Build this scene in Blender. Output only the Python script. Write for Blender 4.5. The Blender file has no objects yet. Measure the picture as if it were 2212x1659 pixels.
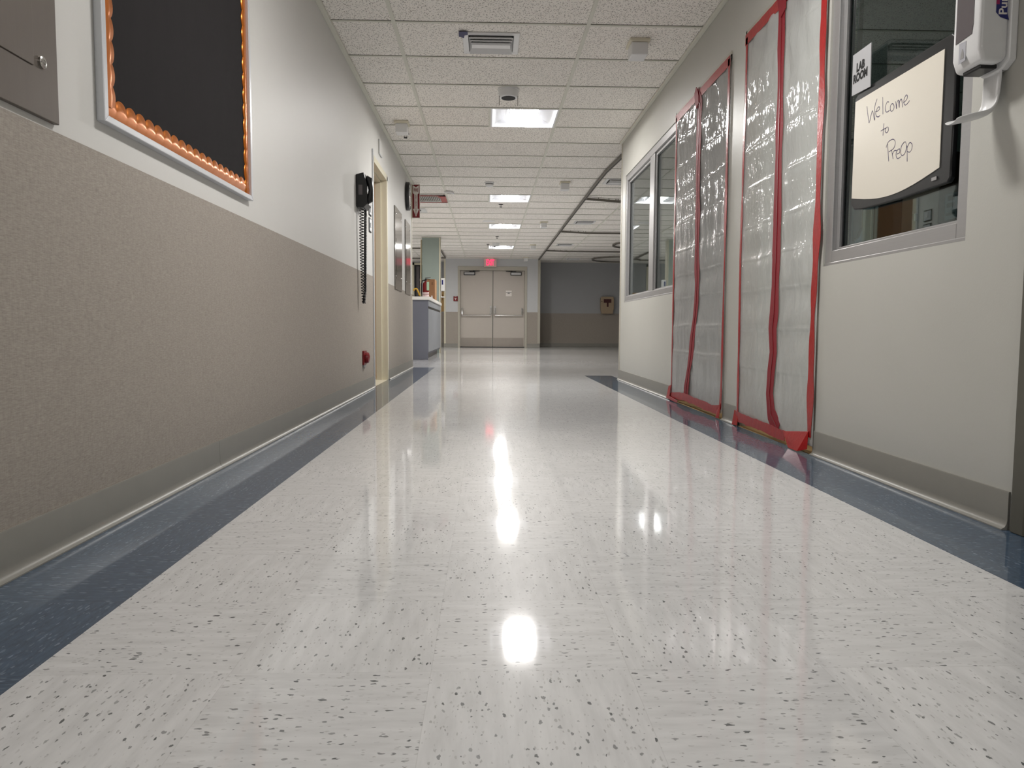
import bpy, bmesh, math, random
from mathutils import Vector, Matrix, noise
random.seed(11)
S = bpy.context.scene
COL = S.collection
H = 0.5247          # camera height
CE = 2.431          # ceiling height
# ---------------------------------------------------------------- materials
def lin(c):
    c = c / 255.0
    return c / 12.92 if c <= 0.04045 else ((c + 0.055) / 1.055) ** 2.4
def rgb(c): return (lin(c[0]), lin(c[1]), lin(c[2]), 1.0)
class NT:
    def __init__(s, name):
        s.m = bpy.data.materials.new(name); s.m.use_nodes = True
        s.t = s.m.node_tree; s.t.nodes.clear()
        s.out = s.t.nodes.new('ShaderNodeOutputMaterial')
    def n(s, typ, **kw):
        nd = s.t.nodes.new(typ)
        for k, v in kw.items():
            if k.startswith('_'): setattr(nd, k[1:], v)
            else:
                key = int(k[1:]) if k[0] == 'i' and k[1:].isdigit() else k.replace('__', ' ')
                sock = nd.inputs[key]
                if isinstance(v, bpy.types.NodeSocket): s.t.links.new(v, sock)
                else: sock.default_value = v
        return nd
    def math(s, op, a, b=0.0, c=0.0):
        return s.n('ShaderNodeMath', _operation=op, i0=a, i1=b, i2=c).outputs[0]
    def vmath(s, op, a, b=(0, 0, 0)):
        nd = s.n('ShaderNodeVectorMath', _operation=op, i0=a)
        if op == 'SCALE':
            nd.inputs[3].default_value = b
        elif isinstance(b, bpy.types.NodeSocket): s.t.links.new(b, nd.inputs[1])
        else: nd.inputs[1].default_value = b
        return nd.outputs[0]
    def mix(s, f, a, b):
        nd = s.t.nodes.new('ShaderNodeMix'); nd.data_type = 'RGBA'
        for sock, v in ((nd.inputs[0], f), (nd.inputs[6], a), (nd.inputs[7], b)):
            if isinstance(v, bpy.types.NodeSocket): s.t.links.new(v, sock)
            else: sock.default_value = v
        return nd.outputs[2]
    def mixs(s, f, a, b):
        nd = s.n('ShaderNodeMixShader')
        if isinstance(f, bpy.types.NodeSocket): s.t.links.new(f, nd.inputs[0])
        else: nd.inputs[0].default_value = f
        s.t.links.new(a, nd.inputs[1]); s.t.links.new(b, nd.inputs[2])
        return nd.outputs[0]
    def ramp(s, f, lo, hi):
        nd = s.n('ShaderNodeMapRange', _clamp=True)
        s.t.links.new(f, nd.inputs[0]); nd.inputs[1].default_value = lo; nd.inputs[2].default_value = hi
        return nd.outputs[0]
    def pos(s): return s.n('ShaderNodeNewGeometry').outputs['Position']
    def noise(s, vec, scale, detail=2.0, rough=0.5, dim='3D'):
        return s.n('ShaderNodeTexNoise', _noise_dimensions=dim, Vector=vec, Scale=scale, Detail=detail, Roughness=rough).outputs[0]
    def bump(s, h, strength, dist=0.001):
        return s.n('ShaderNodeBump', Height=h, Strength=strength, Distance=dist).outputs[0]
    def done(s, shader):
        s.t.links.new(shader, s.out.inputs[0]); return s.m
MATS = {}
def plain(name, c, rough=0.5, metal=0.0, spec=0.5, coat=0.0, var=0.03, vscale=6.0, bump=0.0, bscale=300.0, emit=0.0, stretch=(1, 1, 1)):
    """painted / plastic / metal surface with a little procedural variation"""
    if name in MATS: return MATS[name]
    t = NT(name)
    p = t.vmath('MULTIPLY', t.pos(), stretch)
    nz = t.noise(p, vscale, 4.0, 0.6)
    base = rgb(c)
    a = tuple(x * (1 - var) for x in base[:3]) + (1,); b = tuple(min(1, x * (1 + var)) for x in base[:3]) + (1,)
    col = t.mix(nz, a, b)
    bs = t.n('ShaderNodeBsdfPrincipled', Roughness=rough, Metallic=metal)
    t.t.links.new(col, bs.inputs['Base Color'])
    bs.inputs['Specular IOR Level'].default_value = spec
    bs.inputs['Coat Weight'].default_value = coat
    if emit:
        t.t.links.new(col, bs.inputs['Emission Color']); bs.inputs['Emission Strength'].default_value = emit
    if bump:
        t.t.links.new(t.bump(t.noise(p, bscale, 2.0), bump), bs.inputs['Normal'])
    MATS[name] = t.done(bs.outputs[0])
    return MATS[name]

def mat_floor(name, base, chip, blue):
    t = NT(name)
    P = t.pos()
    sx = t.n('ShaderNodeSeparateXYZ', Vector=P)
    x, y = sx.outputs[0], sx.outputs[1]
    u = t.math('DIVIDE', t.math('ADD', x, 0.0841), 0.3048)
    v = t.math('DIVIDE', t.math('SUBTRACT', y, 1.1337), 0.3048)
    iu, iv = t.math('FLOOR', u), t.math('FLOOR', v)
    par = t.math('MODULO', t.math('ADD', t.math('ADD', iu, iv), 1000.0), 2.0)   # 0 -> grain along x
    par = t.math('GREATER_THAN', par, 0.5)
    cell = t.n('ShaderNodeCombineXYZ', X=iu, Y=iv).outputs[0]
    wn = t.n('ShaderNodeTexWhiteNoise', _noise_dimensions='2D', Vector=cell)
    # grain coordinates: swap axes per tile
    gx = t.n('ShaderNodeMix', i0=par, i2=x, i3=y).outputs[0]
    gy = t.n('ShaderNodeMix', i0=par, i2=y, i3=x).outputs[0]
    def chips(scale, stretch, keep, r0, r1, seed):
        vec = t.n('ShaderNodeCombineXYZ', X=t.math('MULTIPLY', gx, scale / stretch), Y=t.math('MULTIPLY', gy, scale), Z=seed).outputs[0]
        warp = t.n('ShaderNodeTexNoise', Vector=vec, Scale=1.7, Detail=1.0).outputs[1]
        vec = t.vmath('ADD', vec, t.vmath('SCALE', t.vmath('SUBTRACT', warp, (0.5, 0.5, 0.5)), 0.8))
        vo = t.n('ShaderNodeTexVoronoi', _voronoi_dimensions='2D', Vector=vec, Scale=1.0)
        rs = t.n('ShaderNodeSeparateColor', Color=vo.outputs['Color'])
        on = t.math('GREATER_THAN', rs.outputs[0], keep)
        rad = t.math('MULTIPLY_ADD', rs.outputs[1], r1 - r0, r0)
        m = t.ramp(t.math('SUBTRACT', rad, vo.outputs['Distance']), 0.0, 0.06)
        return t.math('MULTIPLY', m, on), rs.outputs[2]
    if not blue:
        c1, sh1 = chips(122.0, 2.0, 0.80, 0.08, 0.34, 3.1)
        c2, sh2 = chips(190.0, 2.6, 0.72, 0.12, 0.34, 9.7)
        tone = t.noise(t.n('ShaderNodeCombineXYZ', X=t.math('MULTIPLY', gx, 9.0), Y=t.math('MULTIPLY', gy, 45.0)).outputs[0], 1.0, 3.0, 0.6)
        col = t.mix(t.ramp(tone, 0.3, 0.7), rgb([k * 0.955 for k in base]), rgb([min(255, k * 1.03) for k in base]))
        col = t.mix(t.math('MULTIPLY', c2, t.math('MULTIPLY_ADD', sh2, 0.5, 0.12)), col, rgb((150, 148, 146)))
        col = t.mix(t.math('MULTIPLY', c1, t.math('MULTIPLY_ADD', sh1, 0.55, 0.4)), col, rgb(chip))
    else:
        c2, sh2 = chips(150.0, 3.6, 0.45, 0.12, 0.4, 5.3)
        tone = t.noise(t.n('ShaderNodeCombineXYZ', X=t.math('MULTIPLY', gx, 26.0), Y=t.math('MULTIPLY', gy, 120.0)).outputs[0], 1.0, 4.0, 0.7)
        col = t.mix(t.ramp(tone, 0.3, 0.7), rgb([k * 0.82 for k in base]), rgb([k * 1.12 for k in base]))
        col = t.mix(t.math('MULTIPLY', c2, t.math('MULTIPLY_ADD', sh2, 0.55, 0.0)), col, rgb(chip))
    # joints
    fu, fv = t.math('FRACT', u), t.math('FRACT', v)
    eu = t.math('MINIMUM', fu, t.math('SUBTRACT', 1.0, fu)); ev = t.math('MINIMUM', fv, t.math('SUBTRACT', 1.0, fv))
    joint = t.math('SUBTRACT', 1.0, t.ramp(t.math('MINIMUM', eu, ev), 0.0006, 0.0026))
    col = t.mix(t.math('MULTIPLY', joint, 0.16), col, rgb((120, 116, 112)))
    tint = t.math('MULTIPLY_ADD', wn.outputs[0], 0.05, 0.975)
    col = t.vmath('SCALE', col, 1.0) if False else col
    hsv = t.n('ShaderNodeHueSaturation', Color=col, Value=tint).outputs[0]
    # each tile lies a hair out of level, wax has a slow ripple
    tilt = t.vmath('SCALE', t.vmath('SUBTRACT', wn.outputs[1], (0.5, 0.5, 0.5)), 0.0034)
    rip = t.n('ShaderNodeTexNoise', Vector=P, Scale=5.5, Detail=2.0).outputs[1]
    rip = t.vmath('SCALE', t.vmath('SUBTRACT', rip, (0.5, 0.5, 0.5)), 0.0050)
    nrm = t.n('ShaderNodeNewGeometry').outputs['Normal']
    nn = t.vmath('NORMALIZE', t.vmath('ADD', t.vmath('ADD', nrm, tilt), rip))
    bs = t.n('ShaderNodeBsdfPrincipled', Roughness=0.38)
    t.t.links.new(hsv, bs.inputs['Base Color'])
    bs.inputs['Specular IOR Level'].default_value = 0.12
    bs.inputs['Coat Weight'].default_value = 0.92
    bs.inputs['Coat Roughness'].default_value = 0.062
    bs.inputs['Coat IOR'].default_value = 1.45
    t.t.links.new(nn, bs.inputs['Coat Normal']); t.t.links.new(nn, bs.inputs['Normal'])
    return t.done(bs.outputs[0])

def mat_tile():
    t = NT('ceiling_tile')
    P = t.pos()
    sx = t.n('ShaderNodeSeparateXYZ', Vector=P)
    iv = t.math('FLOOR', t.math('DIVIDE', t.math('SUBTRACT', sx.outputs[1], 4.912), 0.6096))
    iu = t.math('FLOOR', t.math('DIVIDE', t.math('ADD', sx.outputs[0], 0.587), 1.219))
    wn = t.n('ShaderNodeTexWhiteNoise', _noise_dimensions='2D', Vector=t.n('ShaderNodeCombineXYZ', X=iu, Y=iv).outputs[0]).outputs[0]
    def dashes(ang, scale, seed):
        r = t.n('ShaderNodeVectorRotate', _rotation_type='Z_AXIS', Vector=P, Angle=ang).outputs[0]
        r = t.vmath('ADD', t.vmath('MULTIPLY', r, (scale, scale * 0.42, 0.0)), (seed, seed * 1.7, 0.0))
        vo = t.n('ShaderNodeTexVoronoi', _voronoi_dimensions='2D', Vector=r, Scale=1.0)
        rs = t.n('ShaderNodeSeparateColor', Color=vo.outputs['Color'])
        m = t.ramp(t.math('SUBTRACT', t.math('MULTIPLY_ADD', rs.outputs[1], 0.14, 0.09), vo.outputs['Distance']), 0.0, 0.05)
        return t.math('MULTIPLY', m, t.math('GREATER_THAN', rs.outputs[0], 0.42))
    d = t.math('MAXIMUM', dashes(0.5, 84.0, 2.0), dashes(-0.75, 78.0, 7.0))
    d = t.math('MAXIMUM', d, dashes(1.9, 96.0, 13.0))
    col = t.mix(t.noise(P, 14.0, 3.0), rgb((240, 235, 228)), rgb((249, 245, 239)))
    col = t.n('ShaderNodeHueSaturation', Color=col, Value=t.math('MULTIPLY_ADD', wn, 0.07, 0.96)).outputs[0]
    col = t.mix(t.math('MULTIPLY', d, 0.85), col, rgb((88, 78, 68)))
    bs = t.n('ShaderNodeBsdfPrincipled', Roughness=0.9)
    bs.inputs['Specular IOR Level'].default_value = 0.1
    t.t.links.new(col, bs.inputs['Base Color'])
    return t.done(bs.outputs[0])

def mat_wallcover():
    t = NT('wall_covering')
    P = t.pos()
    v1 = t.vmath('MULTIPLY', P, (160.0, 60.0, 420.0))
    n1 = t.noise(v1, 1.0, 3.0, 0.7)
    v2 = t.vmath('MULTIPLY', P, (300.0, 300.0, 40.0))
    n2 = t.noise(v2, 1.0, 2.0)
    n = t.math('ADD', t.math('MULTIPLY', n1, 0.75), t.math('MULTIPLY', n2, 0.25))
    col = t.mix(t.ramp(n, 0.3, 0.7), rgb((141, 133, 124)), rgb((176, 168, 158)))
    big = t.noise(P, 0.9, 2.0)
    col = t.n('ShaderNodeHueSaturation', Color=col, Value=t.math('MULTIPLY_ADD', big, 0.06, 0.97)).outputs[0]
    bs = t.n('ShaderNodeBsdfPrincipled', Roughness=0.62)
    bs.inputs['Specular IOR Level'].default_value = 0.3
    t.t.links.new(col, bs.inputs['Base Color'])
    t.t.links.new(t.bump(n, 0.35, 0.0006), bs.inputs['Normal'])
    return t.done(bs.outputs[0])

def mat_glass(name, tint, base=0.05, gain=0.9):
    t = NT(name)
    tr = t.n('ShaderNodeBsdfTransparent', Color=tint + (1,)).outputs[0]
    gl = t.n('ShaderNodeBsdfGlossy', Roughness=0.01, Color=(0.93, 0.96, 0.96, 1)).outputs[0]
    fc = t.n('ShaderNodeLayerWeight', Blend=0.5).outputs['Facing']
    f = t.math('MULTIPLY_ADD', t.math('POWER', fc, 5.0), gain, base)
    return t.done(t.mixs(f, tr, gl))

def mat_film():
    t = NT('polythene_film')
    P = t.pos()
    w1 = t.noise(t.vmath('MULTIPLY', P, (1.0, 48.0, 9.0)), 1.0, 2.0, 0.5)
    w3 = t.noise(t.vmath('MULTIPLY', P, (1.0, 1.0, 0.6)), 34.0, 1.0)
    hgt = t.math('ADD', w1, t.math('MULTIPLY', t.math('ABSOLUTE', t.math('SUBTRACT', w3, 0.5)), 1.2))
    nb = t.bump(hgt, 0.55, 0.006)
    df = t.n('ShaderNodeBsdfDiffuse', Color=(0.80, 0.80, 0.80, 1), Normal=nb).outputs[0]
    tl = t.n('ShaderNodeBsdfTranslucent', Color=(0.80, 0.80, 0.80, 1), Normal=nb).outputs[0]
    milk = t.mixs(0.35, df, tl)
    tr = t.n('ShaderNodeBsdfTransparent', Color=(0.95, 0.95, 0.95, 1)).outputs[0]
    body = t.mixs(0.60, tr, milk)
    gl = t.n('ShaderNodeBsdfGlossy', Roughness=0.085, Color=(1, 1, 1, 1), Normal=nb).outputs[0]
    fc = t.n('ShaderNodeLayerWeight', Blend=0.5, Normal=nb).outputs['Facing']
    f = t.math('MULTIPLY_ADD', t.math('POWER', fc, 4.0), 0.30, 0.075)
    return t.done(t.mixs(f, body, gl))

def mat_tape():
    t = NT('red_tape')
    P = t.pos()
    nz = t.noise(P, 30.0, 3.0)
    col = t.mix(nz, rgb((142, 8, 12)), rgb((178, 16, 16)))
    bs = t.n('ShaderNodeBsdfPrincipled', Roughness=0.3)
    t.t.links.new(col, bs.inputs['Base Color'])
    t.t.links.new(t.bump(t.noise(P, 60.0, 2.0), 0.4, 0.002), bs.inputs['Normal'])
    return t.done(bs.outputs[0])

def mat_emit(name, c, strength):
    t = NT(name)
    nz = t.noise(t.pos(), 4.0)
    col = t.mix(nz, c, tuple(k * 0.97 for k in c[:3]) + (1,))
    return t.done(t.n('ShaderNodeEmission', Color=col, Strength=strength).outputs[0])

M_WHITE = plain('wall_paint_white', (211, 210, 206), 0.5, bump=0.12, bscale=220.0, var=0.015)
M_RIGHT = plain('wall_paint_cream', (188, 187, 180), 0.40, bump=0.15, bscale=180.0, var=0.025, vscale=3.0)
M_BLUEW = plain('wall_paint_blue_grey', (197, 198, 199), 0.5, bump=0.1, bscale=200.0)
M_BLUEW_SHADE = plain('wall_paint_shaded', (166, 167, 169), 0.5, bump=0.1, bscale=200.0)  # blue grey paint darkened: the recess's shade is put into the colour
M_TEAL = plain('wall_paint_teal', (146, 158, 151), 0.5, bump=0.1, bscale=200.0)
M_COVER = mat_wallcover()
M_BASE = plain('cove_base_rubber', (136, 134, 127), 0.34, var=0.06, vscale=9.0)
M_FLOOR = mat_floor('vinyl_tile_white', (214, 214, 214), (70, 74, 74), False)
M_BLUE = mat_floor('vinyl_tile_blue', (60, 80, 101), (136, 150, 168), True)
M_TILE = mat_tile()
M_GRID = plain('ceiling_grid_paint', (214, 213, 201), 0.5)
M_TROFF = plain('fixture_white', (236, 237, 240), 0.45)
M_LENS = mat_emit('lamp_lens', (1.0, 0.975, 0.945, 1), 62.0)
M_LENS2 = mat_emit('lamp_lens_dimmed', (1.0, 0.975, 0.945, 1), 40.0)  # weaker lens for the out-of-view lights, balances the near walls
M_CREAM = plain('door_frame_cream', (214, 208, 186), 0.4, var=0.05)
M_ALU = plain('aluminium', (172, 171, 171), 0.36, metal=0.55, var=0.05, stretch=(1, 1, 30))
M_ALUW = plain('aluminium_white', (206, 208, 212), 0.34, metal=0.25)
M_STEEL = plain('stainless_steel', (128, 123, 118), 0.26, metal=0.95, var=0.10, vscale=4.0, stretch=(1, 8, 1))
M_STEELD = plain('brushed_panel_steel', (106, 99, 92), 0.42, metal=0.6, var=0.08, vscale=6.0, stretch=(1, 10, 1))
M_POLISH = plain('polished_steel', (132, 127, 122), 0.11, metal=0.95, var=0.08, vscale=4.0, bump=0.02, bscale=5.0)
M_KICK = plain('kick_plate_steel', (168, 160, 152), 0.3, metal=0.85, var=0.08)
M_CHROME = plain('chrome', (205, 203, 200), 0.18, metal=1.0)
M_BLACK = plain('black_plastic', (20, 21, 23), 0.35)
M_BLKM = plain('black_matte', (26, 26, 27), 0.7)
M_DOORG = plain('door_paint_taupe', (188, 180, 171), 0.45, var=0.02)
M_FRAMEG = plain('door_frame_taupe', (180, 175, 162), 0.4)
M_PLWHITE = plain('white_plastic', (226, 226, 226), 0.32)
M_BEIGEP = plain('beige_plastic', (222, 216, 196), 0.5)
M_RED = plain('red_enamel', (120, 14, 20), 0.35)
M_SIGNR = plain('sign_red', (122, 12, 24), 0.4)
M_SIGNW = plain('sign_white', (228, 222, 216), 0.4)
M_TAPE = mat_tape()
M_FILM = mat_film()
M_ZIP = plain('zip_tape', (134, 8, 28), 0.6, var=0.08, vscale=40.0)
M_GLASS1 = mat_glass('window_glass_clear', (0.86, 0.90, 0.89), 0.06, 0.95)
M_GLASS2 = mat_glass('window_glass_tinted', (0.60, 0.70, 0.69), 0.06, 0.95)
M_COPPER = plain('orange_foil_border', (200, 112, 34), 0.30, metal=0.6, var=0.06, vscale=10.0)
M_PAPER = plain('black_paper', (40, 38, 39), 0.9, spec=0.15, var=0.12, vscale=3.0, bump=0.25, bscale=40.0, stretch=(1, 3, 1))
M_BOARD = plain('whiteboard_face', (222, 216, 203), 0.28, var=0.01)
M_INK = plain('purple_ink', (62, 50, 88), 0.5)
M_BLUEG = plain('cabinet_blue_grey', (106, 108, 119), 0.45)
M_BLUEG2 = plain('cabinet_front_grey', (136, 139, 144), 0.45)
M_TOP = plain('worktop_white', (228, 225, 220), 0.35)
M_CARD = plain('cardboard', (150, 108, 74), 0.75, var=0.06)
M_KRAFT = plain('kraft_tan', (196, 160, 106), 0.7, var=0.06)
M_POLE = plain('pole_cream', (206, 194, 166), 0.5)
M_WOOD = plain('door_wood_brown', (122, 84, 52), 0.5, var=0.15, vscale=5.0, stretch=(8, 8, 1))
M_DARK = plain('dark_void', (18, 17, 17), 0.8)
M_OLIVE = plain('door_dark_olive', (92, 90, 80), 0.5)
M_PALEG = plain('door_pale_green', (205, 212, 202), 0.5, var=0.02)
M_GREYIN = plain('inner_wall_grey', (150, 158, 158), 0.6)
M_GREYCAB = plain('inner_cabinet_blue', (128, 140, 150), 0.5)
M_TRACK = plain('track_aluminium', (120, 116, 108), 0.42, metal=0.6)
M_TRACKD = plain('track_slot_dark', (34, 30, 27), 0.6)
M_NAVY = plain('logo_navy', (30, 36, 104), 0.4)
M_MAG = plain('logo_magenta', (150, 26, 84), 0.4)
M_SMOKE = plain('smoked_window', (96, 90, 92), 0.2)
M_GREYTXT = plain('faint_print_grey', (170, 170, 176), 0.5)
M_SIGNG = plain('sign_grey', (172, 172, 174), 0.5)
M_YEL = plain('yellow_plastic', (206, 160, 44), 0.45)
M_TAGG = plain('tag_pale_green', (176, 206, 176), 0.6)
M_LABEL = plain('label_pale', (220, 196, 196), 0.5)
M_BLUET = plain('blue_tape', (30, 32, 88), 0.5)
M_EXITR = mat_emit('exit_letters', (1.0, 0.02, 0.08, 1), 1.5)
M_EXITF = plain('exit_face', (226, 190, 186), 0.4)
M_BOXTAN = plain('cabinet_beige', (170, 150, 124), 0.5)
M_BROWNR = plain('label_maroon', (70, 24, 24), 0.5)
M_BEADY = plain('chain_bead', (214, 206, 176), 0.35)
M_STICK = plain('dark_sticker', (58, 66, 72), 0.5)

# ---------------------------------------------------------------- mesh builder
ORG = {}
def setp(o, label=None, cat=None, group=None, kind=None):
    for k, v in (('label', label), ('category', cat), ('group', group), ('kind', kind)):
        if v: o[k] = v
    return o
def link(o, parent, org):
    COL.objects.link(o)
    if parent is not None:
        o.parent = parent; ORG[o.name] = ORG[parent.name]
    else:
        o.location = org; ORG[o.name] = Vector(org)
    return o
def empty(name, org, label=None, cat=None, group=None, kind=None):
    o = bpy.data.objects.new(name, None); o.empty_display_size = 0.05
    link(o, None, org)
    return setp(o, label, cat, group, kind)
_textcache = {}
class MB:
    def __init__(s): s.v = []; s.f = []; s.mi = []; s.cur = 0
    def add(s, vs, fs, mi=None):
        b = len(s.v); s.v += [Vector(q) for q in vs]
        for f in fs:
            s.f.append(tuple(b + i for i in f)); s.mi.append(s.cur if mi is None else mi)
        return s
    def box(s, x0, x1, y0, y1, z0, z1, mi=None):
        vs = [(x0, y0, z0), (x1, y0, z0), (x1, y1, z0), (x0, y1, z0), (x0, y0, z1), (x1, y0, z1), (x1, y1, z1), (x0, y1, z1)]
        return s.add(vs, [(0, 3, 2, 1), (4, 5, 6, 7), (0, 1, 5, 4), (1, 2, 6, 5), (2, 3, 7, 6), (3, 0, 4, 7)], mi)
    def quad(s, a, b, c, d, mi=None): return s.add([a, b, c, d], [(0, 1, 2, 3)], mi)
    def prism(s, pts, off, mi=None):
        """closed polygon pts (3D) swept by vector off"""
        n = len(pts); off = Vector(off)
        vs = [Vector(p) for p in pts] + [Vector(p) + off for p in pts]
        fs = [tuple(range(n - 1, -1, -1)), tuple(range(n, 2 * n))]
        fs += [(i, (i + 1) % n, n + (i + 1) % n, n + i) for i in range(n)]
        return s.add(vs, fs, mi)
    def tube(s, pts, r, n=8, mi=None, cap=True):
        pts = [Vector(p) for p in pts]; rings = []
        up = None
        for i, p in enumerate(pts):
            d = (pts[min(i + 1, len(pts) - 1)] - pts[max(i - 1, 0)]).normalized()
            if up is None:
                a = Vector((0, 0, 1)) if abs(d.z) < 0.9 else Vector((1, 0, 0))
                up = d.cross(a).normalized()
            up = (up - d * up.dot(d)).normalized(); w = d.cross(up)
            rr = r[i] if isinstance(r, (list, tuple)) else r
            rings.append([p + (up * math.cos(2 * math.pi * k / n) + w * math.sin(2 * math.pi * k / n)) * rr for k in range(n)])
        vs = [q for rg in rings for q in rg]; fs = []
        for i in range(len(pts) - 1):
            for k in range(n):
                fs.append((i * n + k, i * n + (k + 1) % n, (i + 1) * n + (k + 1) % n, (i + 1) * n + k))
        if cap: fs += [tuple(range(n - 1, -1, -1)), tuple(range((len(pts) - 1) * n, len(pts) * n))]
        return s.add(vs, fs, mi)
    def lathe(s, prof, c, axis='z', n=24, mi=None):
        """prof [(r, h)] round axis through c"""
        vs = []
        for r, h in prof:
            for k in range(n):
                a = 2 * math.pi * k / n; p, q = r * math.cos(a), r * math.sin(a)
                o = {'z': (p, q, h), 'x': (h, p, q), 'y': (q, h, p)}[axis]
                vs.append((c[0] + o[0], c[1] + o[1], c[2] + o[2]))
        fs = []
        for i in range(len(prof) - 1):
            for k in range(n):
                fs.append((i * n + k, i * n + (k + 1) % n, (i + 1) * n + (k + 1) % n, (i + 1) * n + k))
        if prof[0][0] > 1e-6: fs.append(tuple(range(n - 1, -1, -1)))
        if prof[-1][0] > 1e-6: fs.append(tuple(range((len(prof) - 1) * n, len(prof) * n)))
        return s.add(vs, fs, mi)
    def ribbon(s, pts, w, x, th, mi=None):
        """flat strip in a plane of constant x; pts [(y, z)], w width (float or list), thickness th towards -x"""
        n = len(pts); L = []; R = []
        for i, (y, z) in enumerate(pts):
            a, b = pts[max(i - 1, 0)], pts[min(i + 1, n - 1)]
            d = Vector((b[0] - a[0], b[1] - a[1])); d.normalize(); nrm = Vector((-d.y, d.x))
            ww = (w[i] if isinstance(w, (list, tuple)) else w) / 2
            L.append((y + nrm.x * ww, z + nrm.y * ww)); R.append((y - nrm.x * ww, z - nrm.y * ww))
        vs = []
        for i in range(n):
            vs += [(x, L[i][0], L[i][1]), (x - th, L[i][0], L[i][1]), (x - th, R[i][0], R[i][1]), (x, R[i][0], R[i][1])]
        fs = [(0, 1, 2, 3), tuple(4 * (n - 1) + k for k in (3, 2, 1, 0))]
        for i in range(n - 1):
            for k in range(4):
                fs.append((4 * i + k, 4 * (i + 1) + k, 4 * (i + 1) + (k + 1) % 4, 4 * i + (k + 1) % 4))
        return s.add(vs, fs, mi)
    def text(s, txt, origin, xd, yd, size, depth=0.001, mi=None, align='CENTER', sx=1.0, bold=0.0):
        key = (txt, align, round(bold, 4))
        if key not in _textcache:
            cu = bpy.data.curves.new('tmp_text', 'FONT'); cu.body = txt; cu.align_x = align; cu.align_y = 'CENTER'
            cu.size = 1.0; cu.extrude = 0.5; cu.offset = bold; cu.resolution_u = 3
            o = bpy.data.objects.new('tmp_text', cu); COL.objects.link(o)
            dg = bpy.context.evaluated_depsgraph_get(); me = o.evaluated_get(dg).to_mesh()
            _textcache[key] = ([tuple(q.co) for q in me.vertices], [tuple(p.vertices) for p in me.polygons])
            bpy.data.objects.remove(o); bpy.data.curves.remove(cu)
        vs, fs = _textcache[key]
        xd, yd, o = Vector(xd), Vector(yd), Vector(origin); zd = xd.cross(yd)
        return s.add([o + xd * (q[0] * size * sx) + yd * (q[1] * size) + zd * ((q[2] + 0.5) * depth) for q in vs], fs, mi)
    def build(s, name, mats, parent=None, org=None, bevel=0.0, smooth=False, segs=2, **props):
        if not isinstance(mats, (list, tuple)): mats = [mats]
        if parent is not None: o0 = ORG[parent.name]
        else:
            if org is None:
                lo = Vector((min(q.x for q in s.v), min(q.y for q in s.v), min(q.z for q in s.v)))
                hi = Vector((max(q.x for q in s.v), max(q.y for q in s.v), max(q.z for q in s.v)))
                org = ((lo.x + hi.x) / 2, (lo.y + hi.y) / 2, lo.z)
            o0 = Vector(org)
        me = bpy.data.meshes.new(name)
        me.from_pydata([tuple(q - o0) for q in s.v], [], s.f)
        for m in mats: me.materials.append(m)
        for p, i in zip(me.polygons, s.mi): p.material_index = i
        bm = bmesh.new(); bm.from_mesh(me)
        bmesh.ops.recalc_face_normals(bm, faces=bm.faces)
        if bevel > 0:
            es = [e for e in bm.edges if len(e.link_faces) == 2 and e.calc_face_angle(0) > 0.6]
            bmesh.ops.bevel(bm, geom=es, offset=bevel, segments=segs, profile=0.5, affect='EDGES', clamp_overlap=True)
        bm.to_mesh(me); bm.free()
        if smooth:
            for p in me.polygons: p.use_smooth = True
            if bevel > 0 or smooth == 'auto':
                try: me.set_sharp_from_angle(angle=math.radians(38))
                except Exception: pass
        o = bpy.data.objects.new(name, me)
        link(o, parent, org if parent is None else None)
        return setp(o, props.get('label'), props.get('cat'), props.get('group'), props.get('kind'))
def B(*a, **k): return MB().box(*a, **k)
def copy_tree(o, parent=None):
    c = o.copy(); COL.objects.link(c)
    if parent is not None: c.parent = parent
    for ch in list(o.children): copy_tree(ch, c)
    return c
def place(root, loc, label, group=None, rotz=None):
    r = copy_tree(root); r.location = loc; r['label'] = label
    if group: r['group'] = group
    if rotz is not None: r.rotation_euler = (0, 0, rotz)
    return r
ST = dict(kind='structure')
XL, XR = -1.0, 1.38
YC_L, YC_R = 10.24, 7.90
YEND, YBACK = 21.12, 22.20
WZ = 0.972     # wall covering height

# ---------------------------------------------------------------- floor
fl = MB()
fl.box(-6.0, 6.0, -6.2, 23.0, -0.10, -0.001, 0)
fl.build('floor', M_FLOOR, None, (0, 0, 0), **ST)
# blue border tiles let into the floor
MB().box(-1.0, -0.692, -6.0, 10.15, -0.05, 0.0).build('trim_1', M_BLUE, None, (-0.85, 3, 0), **ST)
MB().box(1.097, 1.40, -6.0, 8.50, -0.05, 0.0).build('trim_2', M_BLUE, None, (1.25, 3, 0), **ST)
# ---------------------------------------------------------------- ceiling
ROW0, RP = 4.912, 0.6096
xl = [-6.0, -4.245, -3.025, -1.806, -0.587, 0.632, 2.065, 3.284, 4.503, 6.0]
LIGHT_ROWS = (-11, -4, 3, 10, 15, 21)
ce = MB()
for k in range(-18, 29):
    y0, y1 = ROW0 + RP * k, ROW0 + RP * (k + 1)
    for i in range(len(xl) - 1):
        x0, x1 = xl[i], xl[i + 1]
        if i == 4 and k in LIGHT_ROWS: x1 = 0.022
        if i == 1 and k in (14, 22):
            ce.quad((-3.33, y0, CE), (-3.33, y1, CE), (xl[2], y1, CE), (xl[2], y0, CE)); x1 = -3.95
        ce.quad((x0, y0, CE), (x0, y1, CE), (x1, y1, CE), (x1, y0, CE))
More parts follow.
